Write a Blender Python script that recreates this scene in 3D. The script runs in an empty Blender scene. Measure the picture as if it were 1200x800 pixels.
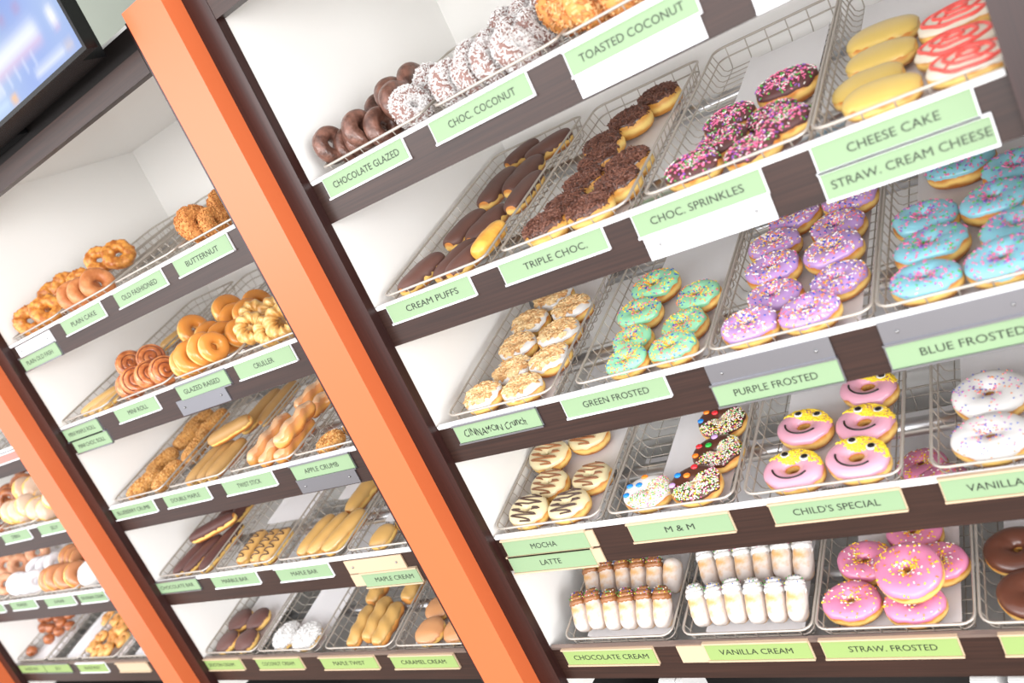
import bpy, math, random
from mathutils import Matrix, Vector, noise
from math import sin, cos, pi
SC = bpy.context.scene
COL = SC.collection
EXPOSURE = 0.75
WORLD = 1.0
WORLD_STOPS = ((0, (.50, .47, .455)), (.40, (.66, .64, .63)), (.50, (1.0, .99, 1.0)), (.58, (1.55, 1.55, 1.65)), (.72, (1.55, 1.55, 1.64)), (1, (1.2, 1.2, 1.24)))
AREAS = [('front_fill_light', (1.2, -3.8, 1.6), (-.2, 0, 1.1), 3.0, 1.8, 60), ('street_window_light', (-2.2, -3.4, 2.2), (-.3, 0, 1.5), 3.6, 1.4, 60), ('side_fill_light', (4.4, -2.4, 1.5), (0, .2, 1.15), 2.0, 2.0, 95)]  # the front and side area lights are fills added to brighten cabinet interiors
SCREEN = .62
# ------------------------------------------------------------------ camera
cam = bpy.data.cameras.new('camera'); CAM = bpy.data.objects.new('camera', cam); COL.objects.link(CAM)
CR = ((0.7756081, 0.4658189, -0.4259634), (-0.2361974, -0.4116242, -0.8802138), (-0.5853570, 0.7833124, -0.2092338))
CAM.matrix_basis = Matrix(((CR[0][0], -CR[1][0], -CR[2][0], 0.96546), (CR[0][1], -CR[1][1], -CR[2][1], -0.99444), (CR[0][2], -CR[1][2], -CR[2][2], 1.57952), (0, 0, 0, 1)))
cam.sensor_width = 36; cam.lens = 995.54 / 1200 * 36; cam.clip_start = 0.02
cam.dof.use_dof = True; cam.dof.focus_distance = 1.45; cam.dof.aperture_fstop = 3.4
SC.camera = CAM
# ------------------------------------------------------------------ light
SC.view_settings.view_transform = 'Standard'; SC.view_settings.look = 'None'
SC.view_settings.gamma = 1; SC.view_settings.exposure = EXPOSURE; SC.view_settings.use_curve_mapping = False
wd = bpy.data.worlds.new('shop_surroundings'); SC.world = wd; wd.use_nodes = True
nt = wd.node_tree; bg = nt.nodes['Background']
tc = nt.nodes.new('ShaderNodeTexCoord'); sx = nt.nodes.new('ShaderNodeSeparateXYZ'); rp = nt.nodes.new('ShaderNodeValToRGB')
mr = nt.nodes.new('ShaderNodeMapRange'); mr.inputs[1].default_value = -1; mr.inputs[2].default_value = 1
nt.links.new(tc.outputs['Generated'], sx.inputs[0]); nt.links.new(sx.outputs[2], mr.inputs[0]); nt.links.new(mr.outputs[0], rp.inputs[0]); nt.links.new(rp.outputs[0], bg.inputs[0])
def lin(c):
    return tuple(((x / 255) / 12.92 if x / 255 <= .04045 else ((x / 255 + .055) / 1.055) ** 2.4) for x in c)
el = rp.color_ramp.elements
for p, c in WORLD_STOPS:
    e = el[0] if p == 0 else (el[1] if p == 1 else el.new(p)); e.position = p; e.color = (*c, 1)
bg.inputs[1].default_value = WORLD
def area(name, loc, target, sx_, sy_, power, col=(1, 1, 1)):
    l = bpy.data.lights.new(name, 'AREA'); l.shape = 'RECTANGLE'; l.size = sx_; l.size_y = sy_; l.energy = power; l.color = col
    o = bpy.data.objects.new(name, l); COL.objects.link(o); o.location = loc
    o.rotation_euler = (Vector(target) - Vector(loc)).to_track_quat('-Z', 'Y').to_euler()
for a in AREAS: area(*a)
# ------------------------------------------------------------------ materials
MATS = {}
def mat(name, rgb, rough=.5, metal=0., spec=.5, noise_amt=0., nscale=40., rgb2=None, cut=(.38, .62), bump=0., bscale=200., emit=0., sss=0., coat=0.):
    if name in MATS: return MATS[name]
    m = bpy.data.materials.new(name); m.use_nodes = True; t = m.node_tree; b = t.nodes['Principled BSDF']
    c = lin(rgb); b.inputs['Base Color'].default_value = (*c, 1)
    b.inputs['Roughness'].default_value = rough; b.inputs['Metallic'].default_value = metal; b.inputs['Specular IOR Level'].default_value = spec
    if coat: b.inputs['Coat Weight'].default_value = coat; b.inputs['Coat Roughness'].default_value = .15
    co = t.nodes.new('ShaderNodeTexCoord')
    if noise_amt or rgb2:
        n = t.nodes.new('ShaderNodeTexNoise'); n.inputs['Scale'].default_value = nscale; n.inputs['Detail'].default_value = 4
        r = t.nodes.new('ShaderNodeValToRGB'); c2 = lin(rgb2) if rgb2 else tuple(x * (1 - noise_amt) for x in c)
        r.color_ramp.elements[0].position = cut[0]; r.color_ramp.elements[1].position = cut[1]
        r.color_ramp.elements[0].color = (*c2, 1); r.color_ramp.elements[1].color = (*c, 1)
        t.links.new(co.outputs['Object'], n.inputs[0]); t.links.new(n.outputs[0], r.inputs[0]); t.links.new(r.outputs[0], b.inputs['Base Color'])
    if bump:
        n2 = t.nodes.new('ShaderNodeTexNoise'); n2.inputs['Scale'].default_value = bscale; n2.inputs['Detail'].default_value = 3
        bp = t.nodes.new('ShaderNodeBump'); bp.inputs['Strength'].default_value = bump; bp.inputs['Distance'].default_value = .002
        t.links.new(co.outputs['Object'], n2.inputs[0]); t.links.new(n2.outputs[0], bp.inputs['Height']); t.links.new(bp.outputs[0], b.inputs['Normal'])
    if emit:
        b.inputs['Emission Color'].default_value = (*c, 1); b.inputs['Emission Strength'].default_value = emit
    MATS[name] = m; return m
def dough_mat(name, bottom, mid, top, H, rough=.45):
    """fried dough: browned below and above, a pale ring round the middle"""
    if name in MATS: return MATS[name]
    m = mat(name, mid, rough, bump=.25, bscale=140); t = m.node_tree; b = t.nodes['Principled BSDF']
    co = t.nodes.new('ShaderNodeTexCoord'); sp = t.nodes.new('ShaderNodeSeparateXYZ'); n = t.nodes.new('ShaderNodeTexNoise'); n.inputs['Scale'].default_value = 45
    ad = t.nodes.new('ShaderNodeMath'); ad.operation = 'MULTIPLY_ADD'; ad.inputs[1].default_value = .012; r = t.nodes.new('ShaderNodeValToRGB')
    mr = t.nodes.new('ShaderNodeMapRange'); mr.inputs[1].default_value = .005; mr.inputs[2].default_value = H + .006
    t.links.new(co.outputs['Object'], sp.inputs[0]); t.links.new(co.outputs['Object'], n.inputs[0]); t.links.new(n.outputs[0], ad.inputs[0]); t.links.new(sp.outputs[2], ad.inputs[2])
    t.links.new(ad.outputs[0], mr.inputs[0]); t.links.new(mr.outputs[0], r.inputs[0]); t.links.new(r.outputs[0], b.inputs['Base Color'])
    e = r.color_ramp.elements; e[0].position = .0; e[0].color = (*lin(bottom), 1); e[1].position = 1; e[1].color = (*lin(top), 1)
    for p, c in ((.3, bottom), (.47, mid), (.58, mid), (.74, top)):
        q = e.new(p); q.color = (*lin(c), 1)
    return m
def wood_mat(name, a, b_, rough=.38, horiz=True):
    m = mat(name, a, rough, spec=.42); t = m.node_tree; b = t.nodes['Principled BSDF']
    co = t.nodes.new('ShaderNodeTexCoord'); mp = t.nodes.new('ShaderNodeMapping'); n = t.nodes.new('ShaderNodeTexNoise'); r = t.nodes.new('ShaderNodeValToRGB')
    mp.inputs['Scale'].default_value = (3, 60, 160) if horiz else (160, 160, 3); n.inputs['Scale'].default_value = 1.6; n.inputs['Detail'].default_value = 5
    t.links.new(co.outputs['Object'], mp.inputs[0]); t.links.new(mp.outputs[0], n.inputs[0]); t.links.new(n.outputs[0], r.inputs[0]); t.links.new(r.outputs[0], b.inputs['Base Color'])
    r.color_ramp.elements[0].position = .35; r.color_ramp.elements[1].position = .66
    r.color_ramp.elements[0].color = (*lin(a), 1); r.color_ramp.elements[1].color = (*lin(b_), 1)
    return m
WOODH = wood_mat('dark_wood_laminate', (40, 23, 18), (56, 34, 27))
WOODV = wood_mat('dark_wood_upright', (40, 20, 18), (52, 27, 24), .34, False)
ORANGE = mat('orange_paint', (203, 102, 58), .38, bump=.06, bscale=400)
WHITE = mat('white_laminate', (240, 239, 236), .3)
WALL = mat('wall_paint', (150, 156, 144), .8, bump=.05, bscale=60)
PAPER = mat('waxed_paper', (240, 239, 241), .4)
WIRE = mat('basket_wire', (190, 182, 172), .38, .5)
CHROME = mat('rail_metal', (205, 206, 208), .28, .95)
LIPW = mat('white_plastic', (240, 240, 240), .35)
LIPD = mat('brushed_edge_metal', (150, 132, 124), .3, .55)
HOLDW = mat('label_holder_plastic', (236, 238, 242), .3)
HOLDM = mat('label_holder_metal', (150, 150, 156), .3, .95)
HOLDB = mat('label_holder_beige', (196, 172, 144), .45)
CARD = mat('green_card', (134, 160, 124), .55)
CARDL = mat('lime_card', (140, 164, 98), .55)
CARDP = mat('pink_card', (214, 122, 112), .55)
INK = mat('grey_ink', (22, 26, 24), .6)
SCREW = mat('screw_metal', (150, 150, 150), .3, .9)
BLACK = mat('black_plastic', (12, 12, 13), .25, spec=.25)
TRIM = mat('shadow_tone_trim', (22, 17, 16), .5, spec=.3)  # near-black colour stands in for the television's shadow on the header moulding
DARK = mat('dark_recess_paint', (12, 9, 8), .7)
FLOOR = mat('floor_tile', (150, 138, 124), .5, noise_amt=.15, nscale=8)
# ------------------------------------------------------------------ mesh helpers
class MB:
    def __init__(s): s.v = []; s.f = []; s.m = []
    def add(s, v, f, mi=0):
        o = len(s.v); s.v += [tuple(p) for p in v]; s.f += [tuple(i + o for i in q) for q in f]; s.m += [mi] * len(f); return s
    def box(s, x0, x1, y0, y1, z0, z1, mi=0):
        v = [(x, y, z) for x in (x0, x1) for y in (y0, y1) for z in (z0, z1)]
        return s.add(v, [(0, 1, 3, 2), (4, 6, 7, 5), (0, 4, 5, 1), (2, 3, 7, 6), (0, 2, 6, 4), (1, 5, 7, 3)], mi)
    def tube(s, pts, r, n=6, mi=0, closed=False, caps=True):
        P = [Vector(p) for p in pts]; N = len(P); rings = []
        ref = None
        for i in range(N):
            a = P[i - 1] if (i > 0 or closed) else P[i]; b = P[(i + 1) % N] if (i < N - 1 or closed) else P[i]
            t = (b - a).normalized()
            if ref is None: ref = Vector((0, 0, 1)) if abs(t.z) < .9 else Vector((1, 0, 0))
            u = (ref - t * ref.dot(t)); u = u.normalized() if u.length > 1e-6 else t.orthogonal().normalized()
            w = t.cross(u); ref = u; rr = r[i] if isinstance(r, (list, tuple)) else r
            rings.append([P[i] + (u * cos(2 * pi * k / n) + w * sin(2 * pi * k / n)) * rr for k in range(n)])
        v = [p for q in rings for p in q]; f = []
        for i in range(N if closed else N - 1):
            j = (i + 1) % N
            for k in range(n): f.append((i * n + k, i * n + (k + 1) % n, j * n + (k + 1) % n, j * n + k))
        if caps and not closed: f += [tuple(range(n))[::-1], tuple((N - 1) * n + k for k in range(n))]
        return s.add(v, f, mi)
    def mesh(s, name, mats, smooth=True):
        me = bpy.data.meshes.new(name); me.from_pydata(s.v, [], s.f); 
        for m in (mats if isinstance(mats, (list, tuple)) else [mats]): me.materials.append(m)
        me.polygons.foreach_set('material_index', s.m)
        if smooth: me.polygons.foreach_set('use_smooth', [True] * len(s.f))
        me.update(); return me
def grid(nu, nv, fn, cu=False, cv=False):
    U = nu if cu else nu + 1; V = nv if cv else nv + 1
    v = [fn(i / nu, j / nv) for i in range(U) for j in range(V)]
    f = [(i % U * V + j % V, (i + 1) % U * V + j % V, (i + 1) % U * V + (j + 1) % V, i % U * V + (j + 1) % V) for i in range(nu) for j in range(nv)]
    return v, f
def nz(p, s, seed=0): return noise.noise(Vector((p[0] * s + seed * 7.3, p[1] * s + seed * 3.1, p[2] * s + seed)))
def spow(c, p): return math.copysign(abs(c) ** p, c)
# surfaces take (u, v) in radians and return a point; base at z = 0
def ring_surf(R, hole, H, seed=0, wob=.05, oval=1.0):
    a = (R - hole) / 2; rc = (R + hole) / 2
    def S(u, v):
        w = 1 + wob * nz((cos(u), sin(u), 0), 1.3, seed); q = spow(cos(v), .85); r = rc * w + a * q * (w if q > 0 else 1)
        z = H / 2 + H / 2 * spow(sin(v), .85)
        return Vector((r * cos(u), r * sin(u) * oval, max(z, H * .06) * (1 + wob * .6 * nz((cos(u), sin(u), 2), 1.5, seed))))
    return S
def loaf_surf(W, L, H, p=2.6, seed=0, wob=.06):
    def S(t, v):
        r = (1 - abs(t) ** p) ** (1 / p) if abs(t) < 1 else 0
        w = 1 + wob * nz((t * 1.5, 0, 0), 1.4, seed)
        z = H / 2 + H / 2 * spow(sin(v), .9) * max(r, 0) ** .75 * w
        return Vector((W / 2 * r * spow(cos(v), .85) * w + wob * .12 * L * nz((t, 3, 0), .9, seed), L / 2 * t, max(z, H * .05)))
    return S
def closed_ring(S, nu=40, nv=20): return grid(nu, nv, lambda a, b: S(2 * pi * a, 2 * pi * b), True, True)
def closed_loaf(S, nu=30, nv=20): return grid(nu, nv, lambda a, b: S(sin(pi * (a - .5)), 2 * pi * b), False, True)
def normal(S, u, v, e=1e-3):
    p = S(u, v); du = S(u + e, v) - p; dv = S(u, v + e) - p; n = du.cross(dv)
    return n.normalized() if n.length > 1e-12 else Vector((0, 0, 1))
def frost_ring(S, th=.0022, lo=8, wave=.22, seed=0, nu=56, nv=14, hi=190, u0=0, u1=2 * pi, sgn=1):
    full = abs(u1 - u0 - 2 * pi) < 1e-6
    def F(a, b):
        u = u0 + (u1 - u0) * a
        v0 = math.radians(lo) + wave * nz((cos(u) * 1.0, sin(u) * 1.0, 5), 2.2, seed) * 1.6 + wave * .35 * nz((cos(u), sin(u), 9), 6, seed); v1 = math.radians(hi)
        v = v0 + (v1 - v0) * b; n = normal(S, u, v); 
        e = min(b, (1 - b) * 2, 1 if full else min(a, 1 - a) * 6) / .13
        return S(u, v) + n * (th * min(1, max(0, e)) ** .5 - .0005)
    return F, grid(nu, nv, F, full, False)
def frost_loaf(S, th=.002, lo=12, wave=.25, seed=0, nu=36, nv=14, tmax=.97):
    def F(a, b):
        t = tmax * sin(pi * (a - .5)); v0 = math.radians(lo) + wave * nz((t * 2, 1, 0), 2.6, seed); v1 = pi - math.radians(lo) + wave * nz((t * 2, 6, 0), 2.6, seed)
        v = v0 + (v1 - v0) * b; n = normal(S, t, v); n = -n if n.z < 0 else n
        e = min(b / .1, (1 - b) / .1, a / .06, (1 - a) / .06)
        return S(t, v) + n * (th * min(1, max(0, e)) ** .5 - .0005)
    return F, grid(nu, nv, F)
def rand_rot(rng, n):
    t = n.orthogonal().normalized(); w = n.cross(t); a = rng.uniform(0, 2 * pi); x = t * cos(a) + w * sin(a); y = n.cross(x)
    return x, y
def scatter(F, count, rng, cols, size, filt=None, arange=(0, 1), brange=(.12, .9), up=None, lift=.5, tilt=0.):
    """little boxes strewn over the patch F"""
    mb = MB(); k = 0; tries = 0
    while k < count and tries < count * 8:
        tries += 1; a = rng.uniform(*arange); b = rng.uniform(*brange); p = F(a, b)
        e = 2e-3; n = (F(a + e, b) - p).cross(F(a, b + e) - p)
        if n.length < 1e-14: continue
        n.normalize()
        if n.z < 0: n = -n if up else n
        if filt and not filt(p): continue
        if tilt: n = (n + Vector([rng.uniform(-tilt, tilt) for _ in range(3)])).normalized()
        x, y = rand_rot(rng, n); L, W, Hh = [q * rng.uniform(.75, 1.25) for q in size]; c = p + n * Hh * lift
        v = [c + x * (sx_ * L / 2) + y * (sy_ * W / 2) + n * (sz_ * Hh / 2) for sx_ in (-1, 1) for sy_ in (-1, 1) for sz_ in (-1, 1)]
        mb.add(v, [(0, 1, 3, 2), (4, 6, 7, 5), (0, 4, 5, 1), (2, 3, 7, 6), (0, 2, 6, 4), (1, 5, 7, 3)], rng.randrange(cols)); k += 1
    return mb
def beads(F, count, rng, cols, r, filt=None, arange=(0, 1), brange=(.08, .92)):
    mb = MB(); k = 0; tries = 0
    O = [(1, 0, 0), (-1, 0, 0), (0, 1, 0), (0, -1, 0), (0, 0, 1), (0, 0, -1)]; FA = [(0, 2, 4), (2, 1, 4), (1, 3, 4), (3, 0, 4), (2, 0, 5), (1, 2, 5), (3, 1, 5), (0, 3, 5)]
    while k < count and tries < count * 10:
        tries += 1; p = F(rng.uniform(*arange), rng.uniform(*brange))
        if filt and not filt(p): continue
        mb.add([(p.x + q[0] * r, p.y + q[1] * r, p.z + q[2] * r + r * .4) for q in O], FA, rng.randrange(cols)); k += 1
    return mb
def ico(mb, c, r, mi=0, sz=1.0, n=8):
    v, f = grid(n, n // 2 + 1, lambda a, b: (c[0] + r * sin(pi * b) * cos(2 * pi * a), c[1] + r * sin(pi * b) * sin(2 * pi * a), c[2] + r * sz * cos(pi * b)), True, False)
    return mb.add(v, f, mi)
# ------------------------------------------------------------------ object helpers
def tag(o, label=None, cat=None, group=None, kind=None):
    for k, v in (('label', label), ('category', cat), ('group', group), ('kind', kind)):
        if v: o[k] = v
    return o
def link(name, data, parent=None):
    o = bpy.data.objects.new(name, data); COL.objects.link(o)
    if parent: o.parent = parent
    return o
class Part:
    def __init__(s, name, mesh, kind=None, kids=(), label=None): s.name = name; s.mesh = mesh; s.kind = kind; s.kids = kids; s.label = label
def put(part, parent):
    o = link(part.name, part.mesh, parent)
    if part.kind: o['kind'] = part.kind
    if part.label: o['label'] = part.label
    for k in part.kids: put(k, o)
    return o
def thing(name, parts, M, label, cat, group=None):
    if len(parts) == 1 and not parts[0].kids: o = link(name, parts[0].mesh)
    else:
        o = link(name, None); o.empty_display_size = .03
        for p in parts: put(p, o)
    o.matrix_basis = M; return tag(o, label, cat, group)
def structure(name, mb, m, smooth=False): return tag(link(name, mb.mesh(name, m, smooth)), kind='structure')
T = Matrix.Translation
def RX(a): return Matrix.Rotation(a, 4, 'X')
def RY(a): return Matrix.Rotation(a, 4, 'Y')
def RZ(a): return Matrix.Rotation(a, 4, 'Z')
# ------------------------------------------------------------------ the place
PX = 1.09721; TILT = .243; ZL = [1.65, 1.4296, 1.2062, .985, .75]
BX = {'A': 0., 'B': -PX, 'C': -2 * PX}
def MS(bay, sh): return T((BX[bay], 0, ZL[sh - 1])) @ RX(TILT)    # frame of a sloping shelf: x right, y up the slope, z off the slope
structure('wall_back', MB().box(-4, 3, .62, .72, 0, 3.2), WALL)
structure('floor', MB().box(-4, 3, -3, .72, -.05, 0), FLOOR)
CABINFO = {'A': 'right-hand pastry display cabinet, fullest in view, dark wood with white inside', 'B': 'middle pastry display cabinet between the two orange posts, dark wood with white inside', 'C': 'far left pastry display cabinet, only its lower shelves in view'}
for bay in 'ABC':
    x0 = BX[bay]; root = link('display_cabinet', None); root.matrix_basis = T((x0, 0, 0)); tag(root, CABINFO[bay], 'cabinet', 'pastry display cabinets')
    def P(name, mb, m, lab=None, smooth=False):
        o = link(name, mb.mesh(name, m, smooth), root)
        if lab: o['label'] = lab
        return o
    P('side_panel', MB().box(-.012, 0, 0, .57, .62, 1.996), WHITE); P('side_panel', MB().box(.945, .957, 0, .57, .62, 1.996), WHITE)
    P('back_panel', MB().box(-.012, .957, .57, .582, .62, 2.008), WHITE); P('top_panel', MB().box(-.012, .957, .0, .57, 1.996, 2.008), WHITE)
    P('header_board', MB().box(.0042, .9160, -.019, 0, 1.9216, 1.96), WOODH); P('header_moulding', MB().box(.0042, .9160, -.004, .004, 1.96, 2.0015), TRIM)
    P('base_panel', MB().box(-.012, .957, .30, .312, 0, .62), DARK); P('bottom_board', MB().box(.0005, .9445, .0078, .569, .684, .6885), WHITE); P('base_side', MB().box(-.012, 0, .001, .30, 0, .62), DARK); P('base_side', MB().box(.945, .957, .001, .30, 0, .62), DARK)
    for i, z in enumerate(ZL):
        P('shelf_front', MB().box(.0005, .9445, 0, .007, z - .0665, z), WOODH)
        lipm = LIPD if i == 4 else LIPW
        lp = P('shelf_lip', MB().box(.0045, .915, -.001, .006, -.002, .004), lipm); lp.matrix_basis = T((0, 0, z)) @ RX(TILT)
        for s in (.155, .42):
            r = P('support_rail', MB().tube([(.0005, s, -.0425), (.9445, s, -.0425)], .0135, 14), CHROME, smooth=True); r.matrix_basis = T((0, 0, z)) @ RX(TILT)
for k in range(4):
    xc = .9166 + .0935 - k * PX + .0003
    root = link('cabinet_post', None); root.matrix_basis = T((xc, 0, 0))
    tag(root, ['dark wood post at the top right corner of the picture', 'dark wood post faced in orange, between right-hand and middle cabinets', 'dark wood post faced in orange, between middle and far left cabinets', 'dark wood post at the bottom left corner of the picture'][k], 'post', 'posts between the cabinets')
    o = link('frame_board', MB().box(-.0928, .0900, -.019, -.0006, 0, 2.0015).mesh('frame_board', WOODV, False), root)
    o = link('orange_trim', MB().box(-.0468 + .0004, .0446, -.055, -.0191, 0, 2.0).mesh('orange_trim', ORANGE, False), root)
# things in the dark under the cabinets: folded white cartons standing on the base
for x, w, lab in ((.12, .03, 'folded white carton under the right-hand cabinet, left one'), (.155, .012, 'narrow folded white carton in the dark under right-hand cabinet'), (.64, .035, 'white carton under the pink strawberry donuts, in the dark'), (.69, .03, 'rightmost white carton in the dark below the right-hand cabinet')):
    tag(link('folded_carton', MB().box(x, x + w, .09, .16, .0005, .598).box(x, x + w, .087, .09, .54, .5975).mesh('folded_carton', LIPW, False)), lab, 'carton', 'white cartons under the cabinets')
# ------------------------------------------------------------------ measured places (metres)
LABELS=[
('A',1,'CHOCOLATE GLAZED',0.0311,0.2029,1.6233,1.6481,0.1,0.93,'w'),
('A',1,'CHOC. COCONUT',0.2584,0.4271,1.6227,1.6475,0.18,0.87,'w'),
('A',1,'TOASTED COCONUT',0.4878,0.6603,1.6197,1.6447,0.1,0.92,'w'),
('A',2,'CREAM PUFFS',0.0282,0.2023,1.3999,1.4299,0.22,0.85,'w'),
('A',2,'TRIPLE CHOC.',0.2616,0.4361,1.3992,1.4279,0.23,0.84,'w'),
('A',2,'CHOC. SPRINKLES',0.4837,0.6562,1.3985,1.4268,0.13,0.86,'w'),
('A',2,'CHEESE CAKE',0.7183,0.8825,1.4015,1.4281,0.22,0.8,'w'),
('A',2,'STRAW. CREAM CHEESE',0.7172,0.891,1.367,1.3944,0.05,0.99,'w'),
('A',3,'CINNAMON Crunch',0.0388,0.2082,1.1742,1.2028,0.1,0.85,'c'),
('A',3,'GREEN FROSTED',0.2576,0.4311,1.1749,1.2051,0.2,0.84,'w'),
('A',3,'PURPLE FROSTED',0.4923,0.6593,1.1435,1.1728,0.16,0.83,'m'),
('A',3,'BLUE FROSTED',0.7174,0.8774,1.1464,1.1739,0.22,0.9,'m'),
('A',4,'MOCHA',0.0179,0.1882,0.9508,0.9792,0.33,0.64,'t'),
('A',4,'LATTE',0.0138,0.1844,0.9193,0.9459,0.37,0.62,'t'),
('A',4,'M & M',0.2703,0.4369,0.9515,0.98,0.36,0.65,'t'),
('A',4,"CHILD'S SPECIAL",0.5003,0.6722,0.9541,0.9825,0.17,0.84,'t'),
('A',4,'VANILLA FROSTED',0.7213,0.8667,0.9573,0.9869,0.16,0.9,'t'),
('A',5,'CHOCOLATE CREAM',0.0281,0.2085,0.7164,0.7468,0.1,0.93,'t'),
('A',5,'VANILLA CREAM',0.3041,0.4702,0.7184,0.751,0.13,0.84,'t'),
('A',5,'STRAW. FROSTED',0.4895,0.6713,0.7183,0.7509,0.2,0.85,'t'),
('A',5,'',0.7235,0.8677,0.7139,0.7512,0,1,'t'),
('B',1,'PLAIN OLD FASH',0.0198,0.195,1.5843,1.6149,0.12,0.85,'m'),
('B',1,'PLAIN CAKE',0.2556,0.4222,1.6184,1.6453,0.22,0.85,'w'),
('B',1,'OLD FASHIONED',0.4809,0.6544,1.6196,1.6453,0.13,0.87,'w'),
('B',1,'BUTTERNUT',0.6998,0.8679,1.6219,1.6462,0.2,0.8,'w'),
('B',2,'MINI MAPLE ROLL',0.0103,0.1737,1.3946,1.4245,0.12,0.88,'m'),
('B',2,'MINI CHOC ROLL',0.0222,0.1832,1.3645,1.3911,0.12,0.88,'m'),
('B',2,'MINI ROLL',0.2549,0.42,1.3983,1.4267,0.3,0.78,'w'),
('B',2,'GLAZED RAISED',0.5046,0.6743,1.3976,1.427,0.12,0.85,'m'),
('B',2,'CRULLER',0.7062,0.8748,1.3976,1.4273,0.32,0.67,'w'),
('B',3,'BLUEBERRY CRUMB',0.0107,0.1934,1.1765,1.2046,0.1,0.9,'w'),
('B',3,'DOUBLE MAPLE',0.243,0.4132,1.1768,1.2055,0.15,0.82,'w'),
('B',3,'TWIST STICK',0.4734,0.6415,1.1754,1.2042,0.28,0.76,'w'),
('B',3,'APPLE CRUMB',0.7042,0.8744,1.175,1.202,0.2,0.78,'m'),
('B',4,'CHOCOLATE BAR',-0.0032,0.1781,0.955,0.9867,0.1,0.9,'m'),
('B',4,'MARBLE BAR',0.2386,0.4088,0.9534,0.9845,0.22,0.8,'w'),
('B',4,'MAPLE BAR',0.4823,0.6536,0.9511,0.9819,0.27,0.77,'w'),
('B',4,'MAPLE CREAM',0.7327,0.8871,0.9175,0.9465,0.22,0.9,'t'),
('B',5,'BOSTON CREAM',-0.0125,0.155,0.717,0.7498,0.18,0.82,'t'),
('B',5,'COCONUT CREAM',0.2183,0.3852,0.7153,0.7491,0.12,0.85,'t'),
('B',5,'MAPLE TWIST',0.4566,0.6331,0.713,0.7461,0.22,0.8,'t'),
('B',5,'CARAMEL CREAM',0.6818,0.8607,0.713,0.745,0.15,0.85,'t'),
('C',3,'ZEBRA',0.481,0.6461,1.1791,1.208,0.34,0.66,'w'),
('C',3,'JELLY',0.71,0.8597,1.1793,1.2083,0.45,0.72,'w'),
('C',4,'',-0.0104,0.1935,0.9555,0.9878,0.3,0.7,'w'),
('C',4,'POWDER',0.2527,0.4164,0.9581,0.989,0.28,0.68,'w'),
('C',4,'SUGAR',0.4842,0.6531,0.9567,0.9856,0.32,0.68,'w'),
('C',4,'BAVARIAN CREAM',0.6872,0.8314,0.9552,0.9858,0.1,0.95,'w'),
('C',5,'GLAZED HOLE',0.0193,0.1949,0.7238,0.7515,0.2,0.75,'m'),
('C',5,'JELLY',0.2006,0.3676,0.7207,0.7509,0.42,0.64,'m'),
('C',5,'GLAZED KNOT',0.4195,0.5875,0.7192,0.7499,0.22,0.8,'w'),
]
PLATES=[
('A',1,'white',0.4878,0.6578,1.5861,1.648),
('A',1,'white',0.7164,0.8484,1.5843,1.6358),
('A',2,'white',0.4859,0.6568,1.3631,1.3983),
('A',3,'metal',0.4933,0.6599,1.175,1.2047),
('A',3,'metal',0.7172,0.8764,1.1757,1.2061),
('A',4,'beige',0.1882,0.2041,0.9503,0.9802),
('A',4,'beige',0.1844,0.2027,0.9198,0.9462),
('A',5,'beige',0.2535,0.3038,0.7169,0.7496),
('B',1,'white',0.0295,0.1971,1.6162,1.6446),
('B',2,'metal',0.4796,0.6481,1.3661,1.3992),
('B',3,'metal',0.6986,0.8677,1.1423,1.173),
('B',4,'beige',0.703,0.8659,0.9506,0.9805),
('B',4,'beige',0.7014,0.7327,0.9202,0.9483),
('C',5,'beige',0.6506,0.8188,0.7173,0.7496),
('C',2,'pinkcard',0.5877,0.85,1.3975,1.4246),
]
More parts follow.
